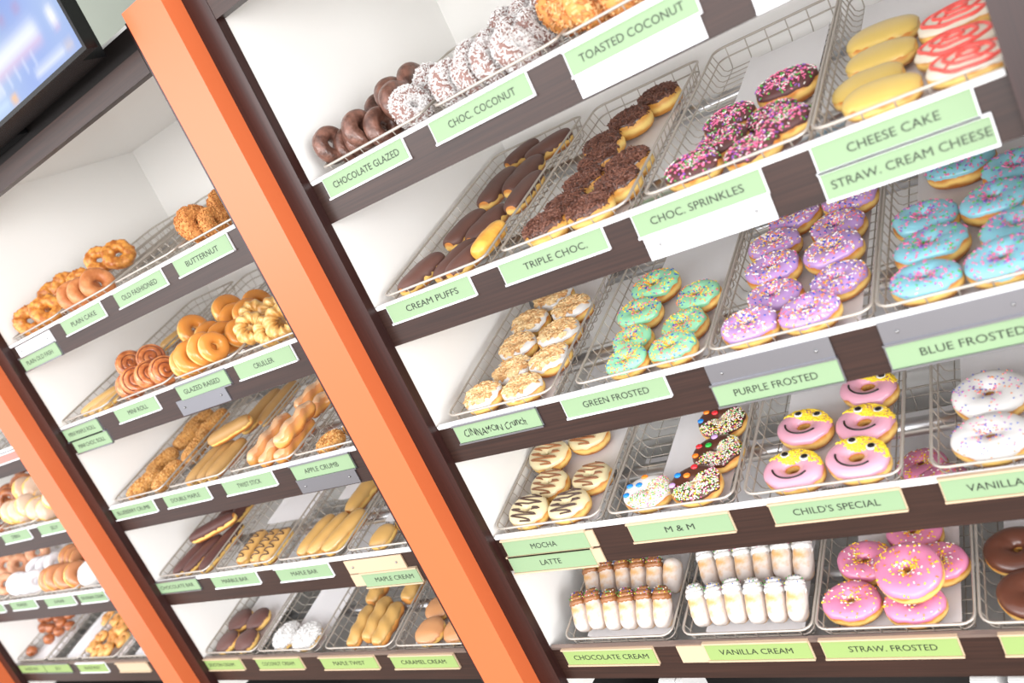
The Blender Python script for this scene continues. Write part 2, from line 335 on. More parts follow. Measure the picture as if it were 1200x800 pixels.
ITEMS=[
('A',3,'cinnamon_crunch','flat',[('L',0.1208,0.3227,-0.0162,0,0.07,1),('L',0.0945,0.2551,-0.0156,0,0.07,0.96),('L',0.0968,0.1848,-0.0156,0,0.07,0.96),('L',0.1128,0.118,-0.0192,0,0.07,0.96),('L',0.087,0.0496,-0.011,0,0.07,0.96),('R',0.1844,0.2588,-0.0168,0,0,1),('R',0.1831,0.1887,-0.018,0,0,1),('R',0.1964,0.112,-0.013,0,0,0.922),('R',0.1671,0.0463,-0.013,0,0,0.922)]),
('A',3,'green_frosted','flat',[('L',0.3575,0.2463,-0.0158,0,0.07,1),('L',0.3463,0.1764,-0.0164,0,0.07,0.96),('L',0.3531,0.107,-0.0154,0,0.07,0.849),('L',0.3643,0.0459,-0.011,0,0.07,0.849),('R',0.4496,0.178,-0.0152,0,0.07,0.885),('R',0.4396,0.1131,-0.0189,0,0.07,0.885),('R',0.4395,0.0475,-0.011,0,0.07,0.885)]),
('A',3,'purple_frosted','flat',[('L',0.5821,0.328,-0.0161,0,0.07,0.96),('L',0.5577,0.257,-0.0161,0,0.07,0.96),('L',0.566,0.1874,-0.0157,0,0.07,1),('L',0.5762,0.1182,-0.0189,0,0.07,0.96),('L',0.5542,0.0495,-0.011,0,0.07,0.96),('R',0.6672,0.3217,-0.011,0,0.07,0.96),('R',0.6543,0.2541,-0.0169,0,0.07,0.96),('R',0.6548,0.1835,-0.0134,0,0.07,0.96),('R',0.666,0.1163,-0.0176,0,0.07,0.922),('R',0.6352,0.0476,-0.011,0,0.07,0.922)]),
('A',3,'blue_frosted','flat',[('L',0.771,0.2037,-0.0178,0,0,0.96),('L',0.78,0.1283,-0.0168,0,0,1),('L',0.773,0.0533,-0.0135,0,0,0.922),('R',0.8828,0.26,-0.0155,0,0.07,0.96),('R',0.8568,0.1914,-0.0134,0,0.07,0.922),('R',0.876,0.1204,-0.0182,0,0.07,0.922),('R',0.8582,0.0515,-0.011,0,0.07,0.922),('S',0.816,0.323,-0.018,0,0,1)]),
('A',4,'mocha','flat',[('L',0.0521,0.1863,-0.011,0,0.07,1),('L',0.0753,0.1175,-0.0193,0,0.07,0.96),('L',0.063,0.0496,-0.011,0,0.07,0.96),('R',0.1198,0.2254,-0.0191,0,0,1),('R',0.1659,0.116,-0.0193,0,0,0.96),('R',0.147,0.0485,-0.0131,0,0,0.96)]),
('A',4,'candy_choc','flat',[('R',0.3953,0.192,-0.0147,0,0.07,0.96),('R',0.4007,0.1204,-0.0172,0,0.07,0.96),('R',0.381,0.0512,-0.011,0,0.07,0.96)]),
('A',4,'candy_white','flat',[('S',0.293,0.0549,-0.0164,0,0,0.96)]),
('A',4,'smiley','flat',[('L',0.537,0.139,-0.018,0,0,1),('L',0.531,0.052,-0.0168,0,0,1),('R',0.626,0.2004,-0.0168,0,0,1),('R',0.626,0.1252,-0.0182,0,0,1),('R',0.6209,0.0524,-0.0136,0,0,1)]),
('A',4,'vanilla_frosted','flat',[('L',0.7843,0.139,-0.0158,0,0.07,1),('L',0.7827,0.058,-0.0162,0,0.07,1)]),
('A',5,'strawberry_frosted','flat',[('L',0.5477,0.1354,-0.0184,0,0,0.96),('L',0.532,0.0595,-0.013,0,0,0.922),('R',0.6159,0.1855,-0.0201,0,0,0.885),('R',0.6503,0.1186,-0.013,0,0,0.922),('R',0.62,0.0508,-0.013,0,0,0.885)]),
('A',5,'strawberry_top','top',[('T',0.6237,0.0778,0.0237,0,0.05,1)]),
('A',5,'strawberry_back','flat',[('B',0.628,0.322,-0.013,0,0,0.849),('B',0.659,0.28,-0.013,0,0,0.849),('B',0.6,0.257,-0.0199,0,0,0.849)]),
('A',5,'chocolate_glossy','flat',[('L',0.7558,0.131,-0.013,0,0.07,0.96),('L',0.77,0.0533,-0.011,0,0.07,0.96)]),
('A',2,'triple_choc','flat',[('L',0.4189,0.4201,-0.0161,0,0.07,1),('L',0.3796,0.3603,-0.0152,0,0.07,1),('L',0.3436,0.305,-0.0166,0,0.07,1),('L',0.3632,0.2329,-0.016,0,0.07,1),('L',0.3545,0.1694,-0.0161,0,0.07,0.96),('L',0.3432,0.1071,-0.0179,0,0.07,0.96),('L',0.3339,0.0466,-0.011,0,0.07,0.96),('R',0.4321,0.1696,-0.0161,0,0.07,1),('R',0.4338,0.1072,-0.0143,0,0.07,1),('R',0.408,0.0478,-0.011,0,0.07,0.96)]),
('A',2,'choc_sprinkle','flat',[('R',0.666,0.2147,-0.016,0,0.07,1),('R',0.6533,0.142,-0.0201,0,0.07,0.849),('R',0.6792,0.0855,-0.011,0,0.07,0.849),('L',0.5902,0.178,-0.015,0,0.07,0.922),('L',0.5918,0.109,-0.0152,0,0.07,0.885),('L',0.5652,0.0494,-0.011,0,0.07,0.922)]),
('A',2,'choc_sprinkle','flat',[('M',0.645,0.0447,-0.013,0,0,0.849)]),
('A',2,'cheesecake_yellow','flat',[('L',0.787,0.2576,-0.0159,0,0.07,1),('L',0.7878,0.1859,-0.016,0,0.07,0.96),('L',0.7758,0.1167,-0.0174,0,0.07,0.96),('L',0.7953,0.0516,-0.011,0,0.07,0.96)]),
('A',2,'cheesecake_straw','flat',[('R',0.8772,0.2073,-0.018,0,0,1),('R',0.8727,0.1264,-0.0181,0,0,1),('R',0.8849,0.0551,-0.0149,0,0,0.96)]),
('B',5,'boston_cream','flat',[('L',0.0476,0.1148,-0.018,0,0,1),('L',0.0612,0.0474,-0.015,0,0,1),('R',0.1247,0.1144,-0.0181,0,0,1),('R',0.1405,0.0487,-0.0143,0,0,1)]),
('B',5,'coconut_cream','flat',[('F',0.295,0.057,-0.0168,0,0,1),('F',0.3782,0.0508,-0.0156,0,0,1)]),
('B',5,'caramel_cream','flat',[('L',0.7757,0.048,-0.013,0,0,0.96),('R',0.85,0.0522,-0.0167,0,0,0.96),('S',0.7598,0.112,-0.0203,0,0,0.96)]),
('B',4,'maple_cream','flat',[('L',0.7916,0.0446,-0.013,0,0,0.849),('S',0.826,0.095,-0.0202,0,0,0.849)]),
('B',3,'apple_crumb','flat',[('F',0.792,0.044,-0.013,0,0,0.849),('B',0.832,0.091,-0.0169,0,0,0.849)]),
('A',2,'cream_puff','bar',[('F',0.073,0.0634,-0.013,-0.384,0.099,0.96),('F',0.1309,0.0847,-0.0211,-0.287,0.11,0.922),('F',0.173,0.0555,-0.0131,-0.367,0.078,0.849),('M',0.0973,0.1938,-0.0179,-0.285,0.097,1),('M',0.1484,0.1857,-0.0198,-0.333,0.109,0.922),('M',0.2062,0.245,-0.013,-0.074,0.131,0.922),('N',0.101,0.339,-0.018,-0.074,0.13,1),('N',0.1594,0.3434,-0.018,-0.175,0.123,1),('B',0.0994,0.474,-0.013,-0.487,0.084,0.849),('B',0.1756,0.4446,-0.018,-0.993,0.071,1)]),
('A',2,'plain_puff','bar',[('S',0.211,0.081,-0.005,-0.166,0.1,0.849)]),
('B',2,'maple_roll','bar',[('F',0.094,0.0769,-0.0153,-0.836,0.116,0.96),('F',0.132,0.069,-0.0209,-0.795,0.116,0.922),('F',0.1798,0.0713,-0.0151,-0.36,0.119,0.922),('B',0.147,0.192,-0.018,-0.79,0.123,1),('B',0.156,0.309,-0.018,-0.722,0.097,1)]),
('B',3,'blueberry_crumb','bar',[('L',0.0833,0.0646,-0.0179,-0.369,0.085,1),('L',0.0615,0.148,-0.0179,-0.392,0.102,0.922),('L',0.085,0.2349,-0.016,-0.361,0.09,0.922),('R',0.1742,0.075,-0.0179,-0.042,0.092,0.96),('R',0.2014,0.16,-0.0165,0.11,0.1,0.96),('R',0.1741,0.2547,-0.0175,-0.195,0.104,1),('R',0.0662,0.294,-0.018,-0.692,0.07,0.922)]),
('B',3,'double_maple','bar',[('F',0.335,0.084,-0.018,-0.138,0.125,1),('F',0.379,0.0777,-0.013,-0.102,0.133,0.849),('F',0.42,0.0751,-0.013,-0.146,0.126,0.885),('B',0.381,0.248,-0.018,-0.07,0.134,1),('B',0.441,0.259,-0.018,-0.059,0.134,1)]),
('B',3,'double_maple_top','bar',[('S',0.4092,0.135,0.019,-1.1,0.113,0.96)]),
('B',3,'twist_stick','bar',[('F',0.537,0.114,-0.018,0.045,0.156,1),('F',0.607,0.088,-0.013,-0.011,0.147,0.96),('F',0.659,0.076,-0.0133,-0.065,0.127,0.922),('B',0.573,0.257,-0.018,-0.298,0.112,1),('B',0.653,0.215,-0.018,-0.473,0.104,1)]),
('B',3,'twist_stick_top','bar',[('S',0.6869,0.082,0.02,-0.036,0.13,0.922)]),
('B',4,'chocolate_bar','bar',[('F',0.0866,0.078,-0.013,-0.285,0.131,0.885),('F',0.1322,0.074,-0.013,-0.33,0.124,0.885),('F',0.1877,0.0918,-0.0189,-0.136,0.136,1),('B',0.094,0.229,-0.018,-0.173,0.108,1),('B',0.15,0.228,-0.018,-0.029,0.111,1)]),
('B',4,'chocolate_bar_top','bar',[('S',0.156,0.127,0.019,-1.131,0.133,0.96)]),
('B',4,'marble_bar','bar',[('F',0.333,0.073,-0.018,-0.07,0.1,1),('F',0.391,0.067,-0.018,-0.062,0.101,1),('F',0.432,0.065,-0.018,-0.113,0.096,1)]),
('B',4,'maple_bar','bar',[('F',0.5648,0.0761,-0.0181,-0.243,0.107,1),('F',0.6131,0.0704,-0.013,-0.355,0.114,0.96),('F',0.6624,0.0713,-0.0132,-0.369,0.112,1),('B',0.6341,0.1835,-0.0182,-0.132,0.06,1)]),
('B',5,'maple_twist','bar',[('F',0.551,0.07,-0.013,0.089,0.118,0.885),('F',0.5929,0.0864,-0.0131,0.062,0.119,0.922),('F',0.6365,0.0706,-0.013,-0.021,0.114,0.922),('B',0.5337,0.1884,-0.0181,0.02,0.071,1),('B',0.6522,0.1864,-0.0169,-0.001,0.071,1)]),
('A',1,'chocolate_glazed','up',[('F',0.0457,0.0479,0.032,0,0,0.849),('F',0.0623,0.067,0.014,0,0,0.849),('F',0.088,0.071,0.0147,0,0,0.96),('F',0.1112,0.051,0.029,0,0,0.922),('F',0.1441,0.0562,0.015,0,0,0.922),('F',0.1702,0.0895,0.0288,0,0,1),('B',0.0458,0.136,0.0183,0,0,0.885),('B',0.0742,0.166,0.0217,0,0,0.885),('B',0.1251,0.146,0.032,0,0,1),('B',0.1539,0.1752,0.032,0,0,1)]),
('A',1,'choc_coconut','up',[('F',0.2118,0.0522,0.0206,0,0,1),('F',0.2928,0.0535,0.0215,0,0,1),('F',0.331,0.0508,0.0195,0,0,1),('F',0.3674,0.0512,0.0202,0,0,1),('F',0.4058,0.0485,0.02,0,0,1),('M',0.213,0.13,0.02,0,0,1),('M',0.2968,0.13,0.02,0,0,1),('M',0.3383,0.1276,0.0197,0,0,1),('M',0.3758,0.1293,0.0199,0,0,1),('M',0.4134,0.1203,0.0194,0,0,1),('B',0.3337,0.2024,0.0272,0,0,1),('B',0.3721,0.2012,0.0281,0,0,1),('B',0.41,0.2,0.025,0,0,1)]),
('A',1,'toasted_coconut','up',[('F',0.495,0.067,0.029,0,0,0.849),('F',0.5257,0.047,0.029,0,0,1),('F',0.566,0.0516,0.0179,0,0,1),('B',0.4524,0.1316,0.0235,0,0,1),('B',0.5055,0.141,0.023,0,0,1),('B',0.5456,0.1298,0.0196,0,0,1)]),
('B',1,'old_fashioned','up',[('F',0.065,0.051,0.023,0,0,1),('F',0.154,0.051,0.024,0,0,1),('B',0.057,0.14,0.032,0,0,1),('B',0.1159,0.1479,0.0348,0,0,0.96),('B',0.165,0.156,0.027,0,0,0.885),('B',0.2135,0.196,0.045,0,0,0.885),('B',0.28,0.2,0.033,0,0,1)]),
('B',1,'plain_cake','up',[('F',0.28,0.051,0.023,0,0,1),('F',0.32,0.051,0.02,0,0,1),('F',0.363,0.06,0.02,0,0,1)]),
('B',1,'butternut','up',[('F',0.7313,0.067,0.029,0,0,0.96),('F',0.7623,0.047,0.029,0,0,0.96),('F',0.7965,0.056,0.014,0,0,0.849),('F',0.7999,0.096,0.029,0,0,0.849)]),
('B',2,'mini_roll','up',[('F',0.2889,0.0511,0.0192,0,0,1),('F',0.3191,0.0509,0.0268,0,0,1),('F',0.377,0.051,0.026,0,0,1),('F',0.43,0.051,0.022,0,0,1),('B',0.1984,0.136,0.038,0,0,1),('B',0.292,0.13,0.033,0,0,1)]),
('B',2,'glazed_raised','up',[('F',0.5159,0.0516,0.0194,0,0,1),('F',0.5472,0.047,0.0281,0,0,1),('F',0.5972,0.047,0.0346,0,0,0.922),('F',0.6289,0.047,0.031,0,0,0.849),('M',0.445,0.16,0.041,0,0,1),('M',0.5266,0.126,0.0228,0,0,1),('M',0.584,0.1102,0.0168,0,0,0.96),('M',0.6435,0.106,0.016,0,0,0.849),('B',0.5281,0.2024,0.037,0,0,1),('B',0.5631,0.1781,0.0223,0,0,0.96),('B',0.6234,0.1661,0.0244,0,0,0.922),('B',0.6024,0.216,0.0211,0,0,0.922)]),
('B',2,'cruller','up',[('F',0.7365,0.0615,0.033,0,0,0.922),('F',0.7895,0.0522,0.018,0,0,0.922),('F',0.834,0.0503,0.0253,0,0,0.96),('B',0.6833,0.1261,0.033,0,0,0.849),('B',0.7554,0.116,0.0223,0,0,0.96)]),
('C',3,'bavarian_filled','up',[('F',0.53,0.051,0.032,0,0,1),('F',0.5822,0.047,0.032,0,0,1),('F',0.64,0.047,0.046,0,0,0.849),('F',0.6744,0.0514,0.0218,0,0,1),('F',0.76,0.067,0.031,0,0,0.922),('F',0.73,0.047,0.016,0,0,0.922),('B',0.5591,0.1038,0.0625,0,0,1),('B',0.5966,0.116,0.0535,0,0,1),('B',0.6307,0.096,0.023,0,0,0.849)]),
('C',3,'dark_glazed','up',[('L',0.4379,0.096,0.053,0,0,0.96),('L',0.3641,0.136,0.0422,0,0,1),('L',0.4089,0.1654,0.0468,0,0,1),('L',0.3,0.24,0.039,0,0,1),('L',0.416,0.047,0.014,0,0,0.96)]),
('C',4,'plain_donut','up',[('F',0.189,0.051,0.033,0,0,1),('B',0.098,0.12,0.049,0,0,1),('B',0.15,0.13,0.034,0,0,1),('B',0.28,0.149,0.0537,0,0,1)]),
('C',4,'powdered','up',[('F',0.2862,0.047,0.0282,0,0,1),('F',0.3401,0.047,0.0264,0,0,1),('F',0.4029,0.047,0.0282,0,0,1),('M',0.3178,0.1053,0.0258,0,0,1),('M',0.3729,0.1074,0.0226,0,0,1),('M',0.4191,0.1147,0.0248,0,0,1),('B',0.28,0.201,0.0193,0,0,1)]),
('C',4,'caramel_ring','up',[('F',0.5003,0.0499,0.024,0,0,1),('F',0.542,0.0487,0.0272,0,0,1),('F',0.6028,0.0477,0.0267,0,0,1),('F',0.654,0.051,0.026,0,0,1),('B',0.4985,0.1308,0.0242,0,0,1),('B',0.5378,0.1263,0.0204,0,0,1),('B',0.5802,0.1157,0.0195,0,0,1)]),
('C',4,'bavarian_sugar','up',[('F',0.73,0.051,0.022,0,0,1)]),
('C',5,'donut_hole','up',[('F',0.03,0.051,0.002,0,0,1),('M',0.109,0.0892,0.0109,0,0,1),('M',0.053,0.12,0.032,0,0,1),('M',0.0935,0.1207,0.0256,0,0,1),('M',0.1317,0.1186,0.0102,0,0,1),('M',0.1553,0.136,0.0301,0,0,1),('M',0.1839,0.1368,0.0095,0,0,1),('B',0.034,0.147,0.048,0,0,1),('B',0.0719,0.1496,0.0467,0,0,1),('B',0.1037,0.1547,0.0297,0,0,1),('B',0.1423,0.1694,0.0386,0,0,1),('B',0.1836,0.161,0.0378,0,0,1),('B',0.1831,0.194,0.024,0,0,1)]),
('C',5,'glazed_knot','ball',[('F',0.45,0.055,-0.009,0,0,0.849),('F',0.5,0.0381,-0.009,0,0,0.849),('F',0.552,0.0381,-0.009,0,0,0.922),('M',0.45,0.088,-0.009,0,0,0.849),('M',0.512,0.0808,-0.0207,0,0,0.849),('M',0.571,0.0816,-0.0209,0,0,0.922),('M',0.484,0.1135,-0.0208,0,0,0.849),('M',0.5366,0.118,-0.0115,0,0,0.922),('B',0.4608,0.1505,-0.009,0,0,0.849),('B',0.487,0.161,-0.0208,0,0,0.849),('B',0.381,0.167,-0.018,0,0,1)]),
('A',5,'choc_cream_horn','horn',[('F',0.064,0.036,-0.018,-0.012,0.036,1),('F',0.095,0.036,-0.014,-0.009,0.036,1),('F',0.126,0.036,-0.018,-0.006,0.036,1),('F',0.157,0.036,-0.018,-0.003,0.036,1),('F',0.189,0.036,-0.018,0,0.036,1),('F',0.22,0.036,-0.018,0.003,0.036,1),('B',0.064,0.107,-0.018,-0.012,0.03,1),('B',0.095,0.108,-0.018,-0.009,0.03,1),('B',0.126,0.11,-0.018,-0.006,0.03,1),('B',0.157,0.109,-0.018,-0.003,0.03,1),('B',0.189,0.104,-0.018,0,0.03,1)]),
('A',5,'vanilla_cream_horn','horn',[('F',0.296,0.036,-0.018,-0.012,0.036,1),('F',0.327,0.036,-0.018,-0.009,0.036,1),('F',0.358,0.036,-0.0154,-0.006,0.036,1),('F',0.389,0.036,-0.018,-0.003,0.036,1),('F',0.421,0.036,-0.018,0,0.036,1),('F',0.452,0.036,-0.018,0.003,0.036,1),('B',0.296,0.114,-0.018,-0.012,0.03,1),('B',0.327,0.115,-0.018,-0.009,0.03,1),('B',0.358,0.114,-0.018,-0.006,0.03,1),('B',0.389,0.113,-0.018,-0.003,0.03,1),('B',0.421,0.114,-0.014,0,0.03,1),('B',0.452,0.114,-0.018,0.003,0.03,1)]),
('A',5,'plain_cream_horn','horn',[('S',0.22,0.108,-0.018,0.003,0.03,1)]),
]
# ------------------------------------------------------------------ television
def television():
    root = link('television', None); root.matrix_basis = T((-.18, -.1, 1.974)); tag(root, 'flat black television above the middle cabinet, blue picture on its screen', 'television')
    W, H = .98, .56
    mb = MB().box(-W, 0, .0, .014, 0, H).box(-W + .05, -.05, .014, .06, 0, H - .06); mb.box(-W, 0, -.006, 0, 0, .007).box(-W, 0, -.006, 0, H - .007, H).box(-W, -W + .007, -.006, 0, .007, H - .007).box(-.007, 0, -.006, 0, .007, H - .007)
    link('housing', mb.mesh('housing', BLACK, False), root)
    link('wall_bracket', MB().box(-.60, -.40, .06, .0945, .004, .024).mesh('wall_bracket', BLACK, False), root)
    nx, nzv = 130, 72
    v, f = grid(nx, nzv, lambda a, b: (-W + .007 + (W - .014) * a, -.002, .007 + (H - .014) * b))
    me = bpy.data.meshes.new('screen'); me.from_pydata([tuple(p) for p in v], [], f)
    ca = me.color_attributes.new('picture', 'FLOAT_COLOR', 'POINT')
    def box(x, z, x0, x1, z0, z1, s): 
        g = lambda q: 1 / (1 + math.exp(-max(-40, min(40, q / s))))
        return g(x - x0) * g(x1 - x) * g(z - z0) * g(z1 - z)
    for i, p in enumerate(v):
        x, z = p[0], p[2]
        c = Vector(lin((132 + 40 * nz((x, 0, z), 6, 1), 160 + 36 * nz((x, 0, z), 6, 1), 218 + 20 * nz((x, 0, z), 5, 2))))
        def mixc(col, k):
            nonlocal c; c = c.lerp(Vector(lin(col)), max(0, min(1, k)))
        mixc((240, 244, 255), box(x, z, -.60, -.088, .064, .088, .005)); mixc((230, 160, 190), .55 * box(x, z, -.6, -.088, .054, .064, .003))
        mixc((250, 250, 255), box(x, z, -.05, -.033, .058, .085, .003)); mixc((225, 150, 190), .5 * box(x, z, -.05, -.033, .052, .058, .002))
        mixc((225, 232, 250), .7 * box(x, z, -.9, -.252, .036, .05, .003)); mixc((190, 90, 120), .5 * box(x, z, -.17, -.15, .115, .124, .003)); mixc((190, 90, 120), .5 * box(x, z, -.12, -.1, .112, .122, .003))
        mixc((245, 248, 255), .8 * box(x, z, -.15, -.052, .019, .028, .0025)); mixc((200, 190, 195), .8 * box(x, z, -.05, -.026, .016, .03, .002)); mixc((250, 180, 40), box(x, z, -.245, -.225, .014, .024, .002))
        mixc((200, 225, 240), .7 * box(x, z, -.4, -.252, .016, .026, .003))
        for k in range(5): mixc((235, 242, 255), .45 * box(x, z, -.135 - .03 * k, -.13 - .03 * k, .034, .056, .0015))
        ca.data[i].color = (*c, 1)
    m = bpy.data.materials.new('screen_picture'); m.use_nodes = True; t = m.node_tree; b = t.nodes['Principled BSDF']; at = t.nodes.new('ShaderNodeAttribute'); at.attribute_name = 'picture'
    b.inputs['Base Color'].default_value = (.02, .02, .02, 1); b.inputs['Roughness'].default_value = .15
    t.links.new(at.outputs['Color'], b.inputs['Emission Color']); b.inputs['Emission Strength'].default_value = SCREEN; me.materials.append(m)
    link('screen', me, root)
television()
# ------------------------------------------------------------------ shelf signs
def text_mesh(txt, w, h, hand=False):
    cu = bpy.data.curves.new('t', 'FONT'); cu.body = txt; cu.size = 1; cu.offset = 0; cu.resolution_u = 3
    o = bpy.data.objects.new('t', cu); COL.objects.link(o); dg = bpy.context.evaluated_depsgraph_get(); dg.update()
    me = bpy.data.meshes.new_from_object(o.evaluated_get(dg)); bpy.data.objects.remove(o); bpy.data.curves.remove(cu)
    xs = [q.co.x for q in me.vertices]; ys = [q.co.y for q in me.vertices]; X0, X1, Y0, Y1 = min(xs), max(xs), min(min(ys), 0), .73
    for q in me.vertices:
        x = (q.co.x - X0) / (X1 - X0) * w; z = q.co.y / .73 * h
        if hand: z += .0022 * sin(x * 130) + .15 * (x - w / 2) * .02; x += .001 * sin(z * 900 + x * 60); z *= .92 + .12 * sin(x * 71)
        q.co = (x, 0, z)
    me.name = 'lettering'; me.materials.clear(); me.materials.append(INK); return me
SIGNLAB = {('C', 4, ''): 'blank looking green sign cut by the left edge of the picture', ('A', 5, ''): 'green sign without letters at the right edge, bottom shelf',
    ('C', 3, 'JELLY'): 'green sign half behind the orange post, far left cabinet, third shelf', ('C', 5, 'JELLY'): 'second green sign from the left on the lowest far left shelf',
    ('C', 5, 'GLAZED HOLE'): 'leftmost green sign on the lowest shelf of the far left cabinet', ('C', 5, 'GLAZED KNOT'): 'green sign under the glazed knots, lowest shelf, far left cabinet',
    ('C', 3, 'ZEBRA'): 'small green sign under the sugared stacks at the left picture edge', ('C', 4, 'POWDER'): 'green sign below the white powdered donuts, far left cabinet',
    ('C', 4, 'SUGAR'): 'green sign below the caramel coloured rings, far left cabinet', ('A', 4, 'M & M'): 'green sign directly below the candy topped donuts'}
used = set()
for bay, sh, txt, x0, x1, z0, z1, f0, f1, st in LABELS:
    if txt.startswith('VANILLA FR'): x1 += .024; f0, f1 = .16, .93
    x1 = min(x1, .928); w = x1 - x0; zt = z1; zb = z1 - .0285
    root = link('shelf_sign', None); root.matrix_basis = T((BX[bay] + x0, 0, zb))
    tag(root, SIGNLAB.get((bay, sh, txt), ('handwritten green sign reading %s' if st == 'c' else 'pale green sign reading %s, black capitals') % txt), 'sign', 'green price signs on the shelf fronts')
    hm = {'w': HOLDW, 'm': HOLDM, 't': HOLDB, 'c': HOLDM}[st]
    mb = MB().box(-.002, w + .002, -.0025, 0, -.0035, .0325); mb.box(-.002, w + .002, -.0062, -.0025, -.0035, -.0008); mb.box(-.002, w + .002, -.0062, -.0025, .0297, .0325)
    link('holder', mb.mesh('holder', hm, False), root)
    cd = link('card', MB().box(0, w, -.0040, -.0026, -.0005, .0292).mesh('card', CARDL if sh == 5 else CARD, False), root)
    if txt:
        tw = (f1 - f0) * w; th = .0105 if sh < 5 else .0105
        te = link('lettering', text_mesh(txt, tw, th if st != 'c' else .014, st == 'c'), cd); te.matrix_basis = T((f0 * w, -.0043, .0095 if st != 'c' else .007))
    for k, (b2, s2, m2, p0, p1, q0, q1) in enumerate(PLATES):
        if (b2, s2) == (bay, sh) and k not in used and min(x1, p1) - max(x0, p0) > -.02 and (p1 - p0 < .06 and abs(q1 - z1) < .012 or p1 - p0 >= .1 and abs(q1 - z1) > .02 or m2 == 'white' and q1 - q0 > .055 and txt):
            used.add(k); pm = {'white': HOLDW, 'metal': HOLDM, 'beige': HOLDB}[m2]
            o = link('backing_plate', MB().box(p0 - x0, p1 - x0, -.003, -.0002, q0 - zb, q1 - zb).mesh('backing_plate', pm, False), root)
            if p1 - p0 > .1 and q1 - q0 < .05:
                for sx_ in (.12, .88):
                    c = (p0 - x0 + (p1 - p0) * sx_, -.0035, (q0 + q1) / 2 - zb); link('screw', ico(MB(), c, .0024).mesh('screw', SCREW), o)
for k, (b2, s2, m2, p0, p1, q0, q1) in enumerate(PLATES):
    if k in used: continue
    root = link('label_holder', None); root.matrix_basis = T((BX[b2] + p0, 0, q0)); w = min(p1, .928) - p0; h = q1 - q0
    link('holder', MB().box(0, w, -.003, 0, 0, h).box(0, w, -.006, -.003, 0, .003).box(0, w, -.006, -.003, h - .003, h).mesh('holder', HOLDB if m2 == 'beige' else HOLDW, False), root)
    if m2 == 'pinkcard':
        link('card', MB().box(0, w, -.0045, -.0031, .003, h - .003).mesh('card', CARDP, False), root)
        tag(root, 'pink shelf sign at the left picture edge beside the orange post', 'sign')
    elif m2 == 'white': tag(root, 'large empty white label holder at the top edge, right-hand cabinet', 'label holder')
    else: tag(root, 'empty beige label holder on the bottom shelf, ' + ('beside the orange post at left' if b2 == 'C' else 'below the maple cream tray'), 'label holder')
# ------------------------------------------------------------------ wire baskets and paper
BW, BD = .213, .50
def basket_parts():
    W, D = BW, BD; hr, hb = .0125, -.0225; ins = .008
    def loop(h, i, r=.018, n=4):
        pts = []
        for cx, cy, a0 in ((W - i - r, i + r, -90), (W - i - r, D - i - r, 0), (i + r, D - i - r, 90), (i + r, i + r, 180)):
            for k in range(n + 1):
                a = math.radians(a0 + 90 * k / n); pts.append((cx + r * cos(a), cy + r * sin(a), h))
        return pts
    rim = MB().tube(loop(hr, 0), .0021, 6, closed=True); rim.tube(loop(-.004, ins * .5), .0014, 5, closed=True)
    wires = MB(); n = 21
    for k in range(n):
        y = .02 + (D - .04) * k / (n - 1)
        wires.tube([(.0, y, hr), (ins, y, hb + .004), (ins + .005, y, hb), (W - ins - .005, y, hb), (W - ins, y, hb + .004), (W, y, hr)], .00095, 4, caps=False)
    m = 6
    for k in range(m):
        x = .02 + (W - .04) * k / (m - 1)
        wires.tube([(x, 0, hr), (x, ins, hb + .004), (x, ins + .005, hb - .0015), (x, D - ins - .005, hb - .0015), (x, D - ins, hb + .004), (x, D, hr)], .0010, 4, caps=False)
    return [Part('rim', rim.mesh('rim', WIRE)), Part('wire_mesh', wires.mesh('wire_mesh', WIRE))]
BP = basket_parts()
def liner_mesh(x0, x1, y0, y1, seed):
    def F(a, b):
        x = x0 + (x1 - x0) * a; y = y0 + (y1 - y0) * b
        return (x, y, .0006 + .0005 * nz((x, y, seed), 18) + .006 * max(0, abs(a - .5) * 2 - .86) / .14 * (.6 + .4 * nz((x, y, seed), 6)))
    v, f = grid(14, 30, F); v2 = [(p[0], p[1], p[2] - .0007) for p in v]; n = len(v)
    mb = MB().add(v, f).add(v2, [q[::-1] for q in f]); return mb.mesh('paper_liner', PAPER)
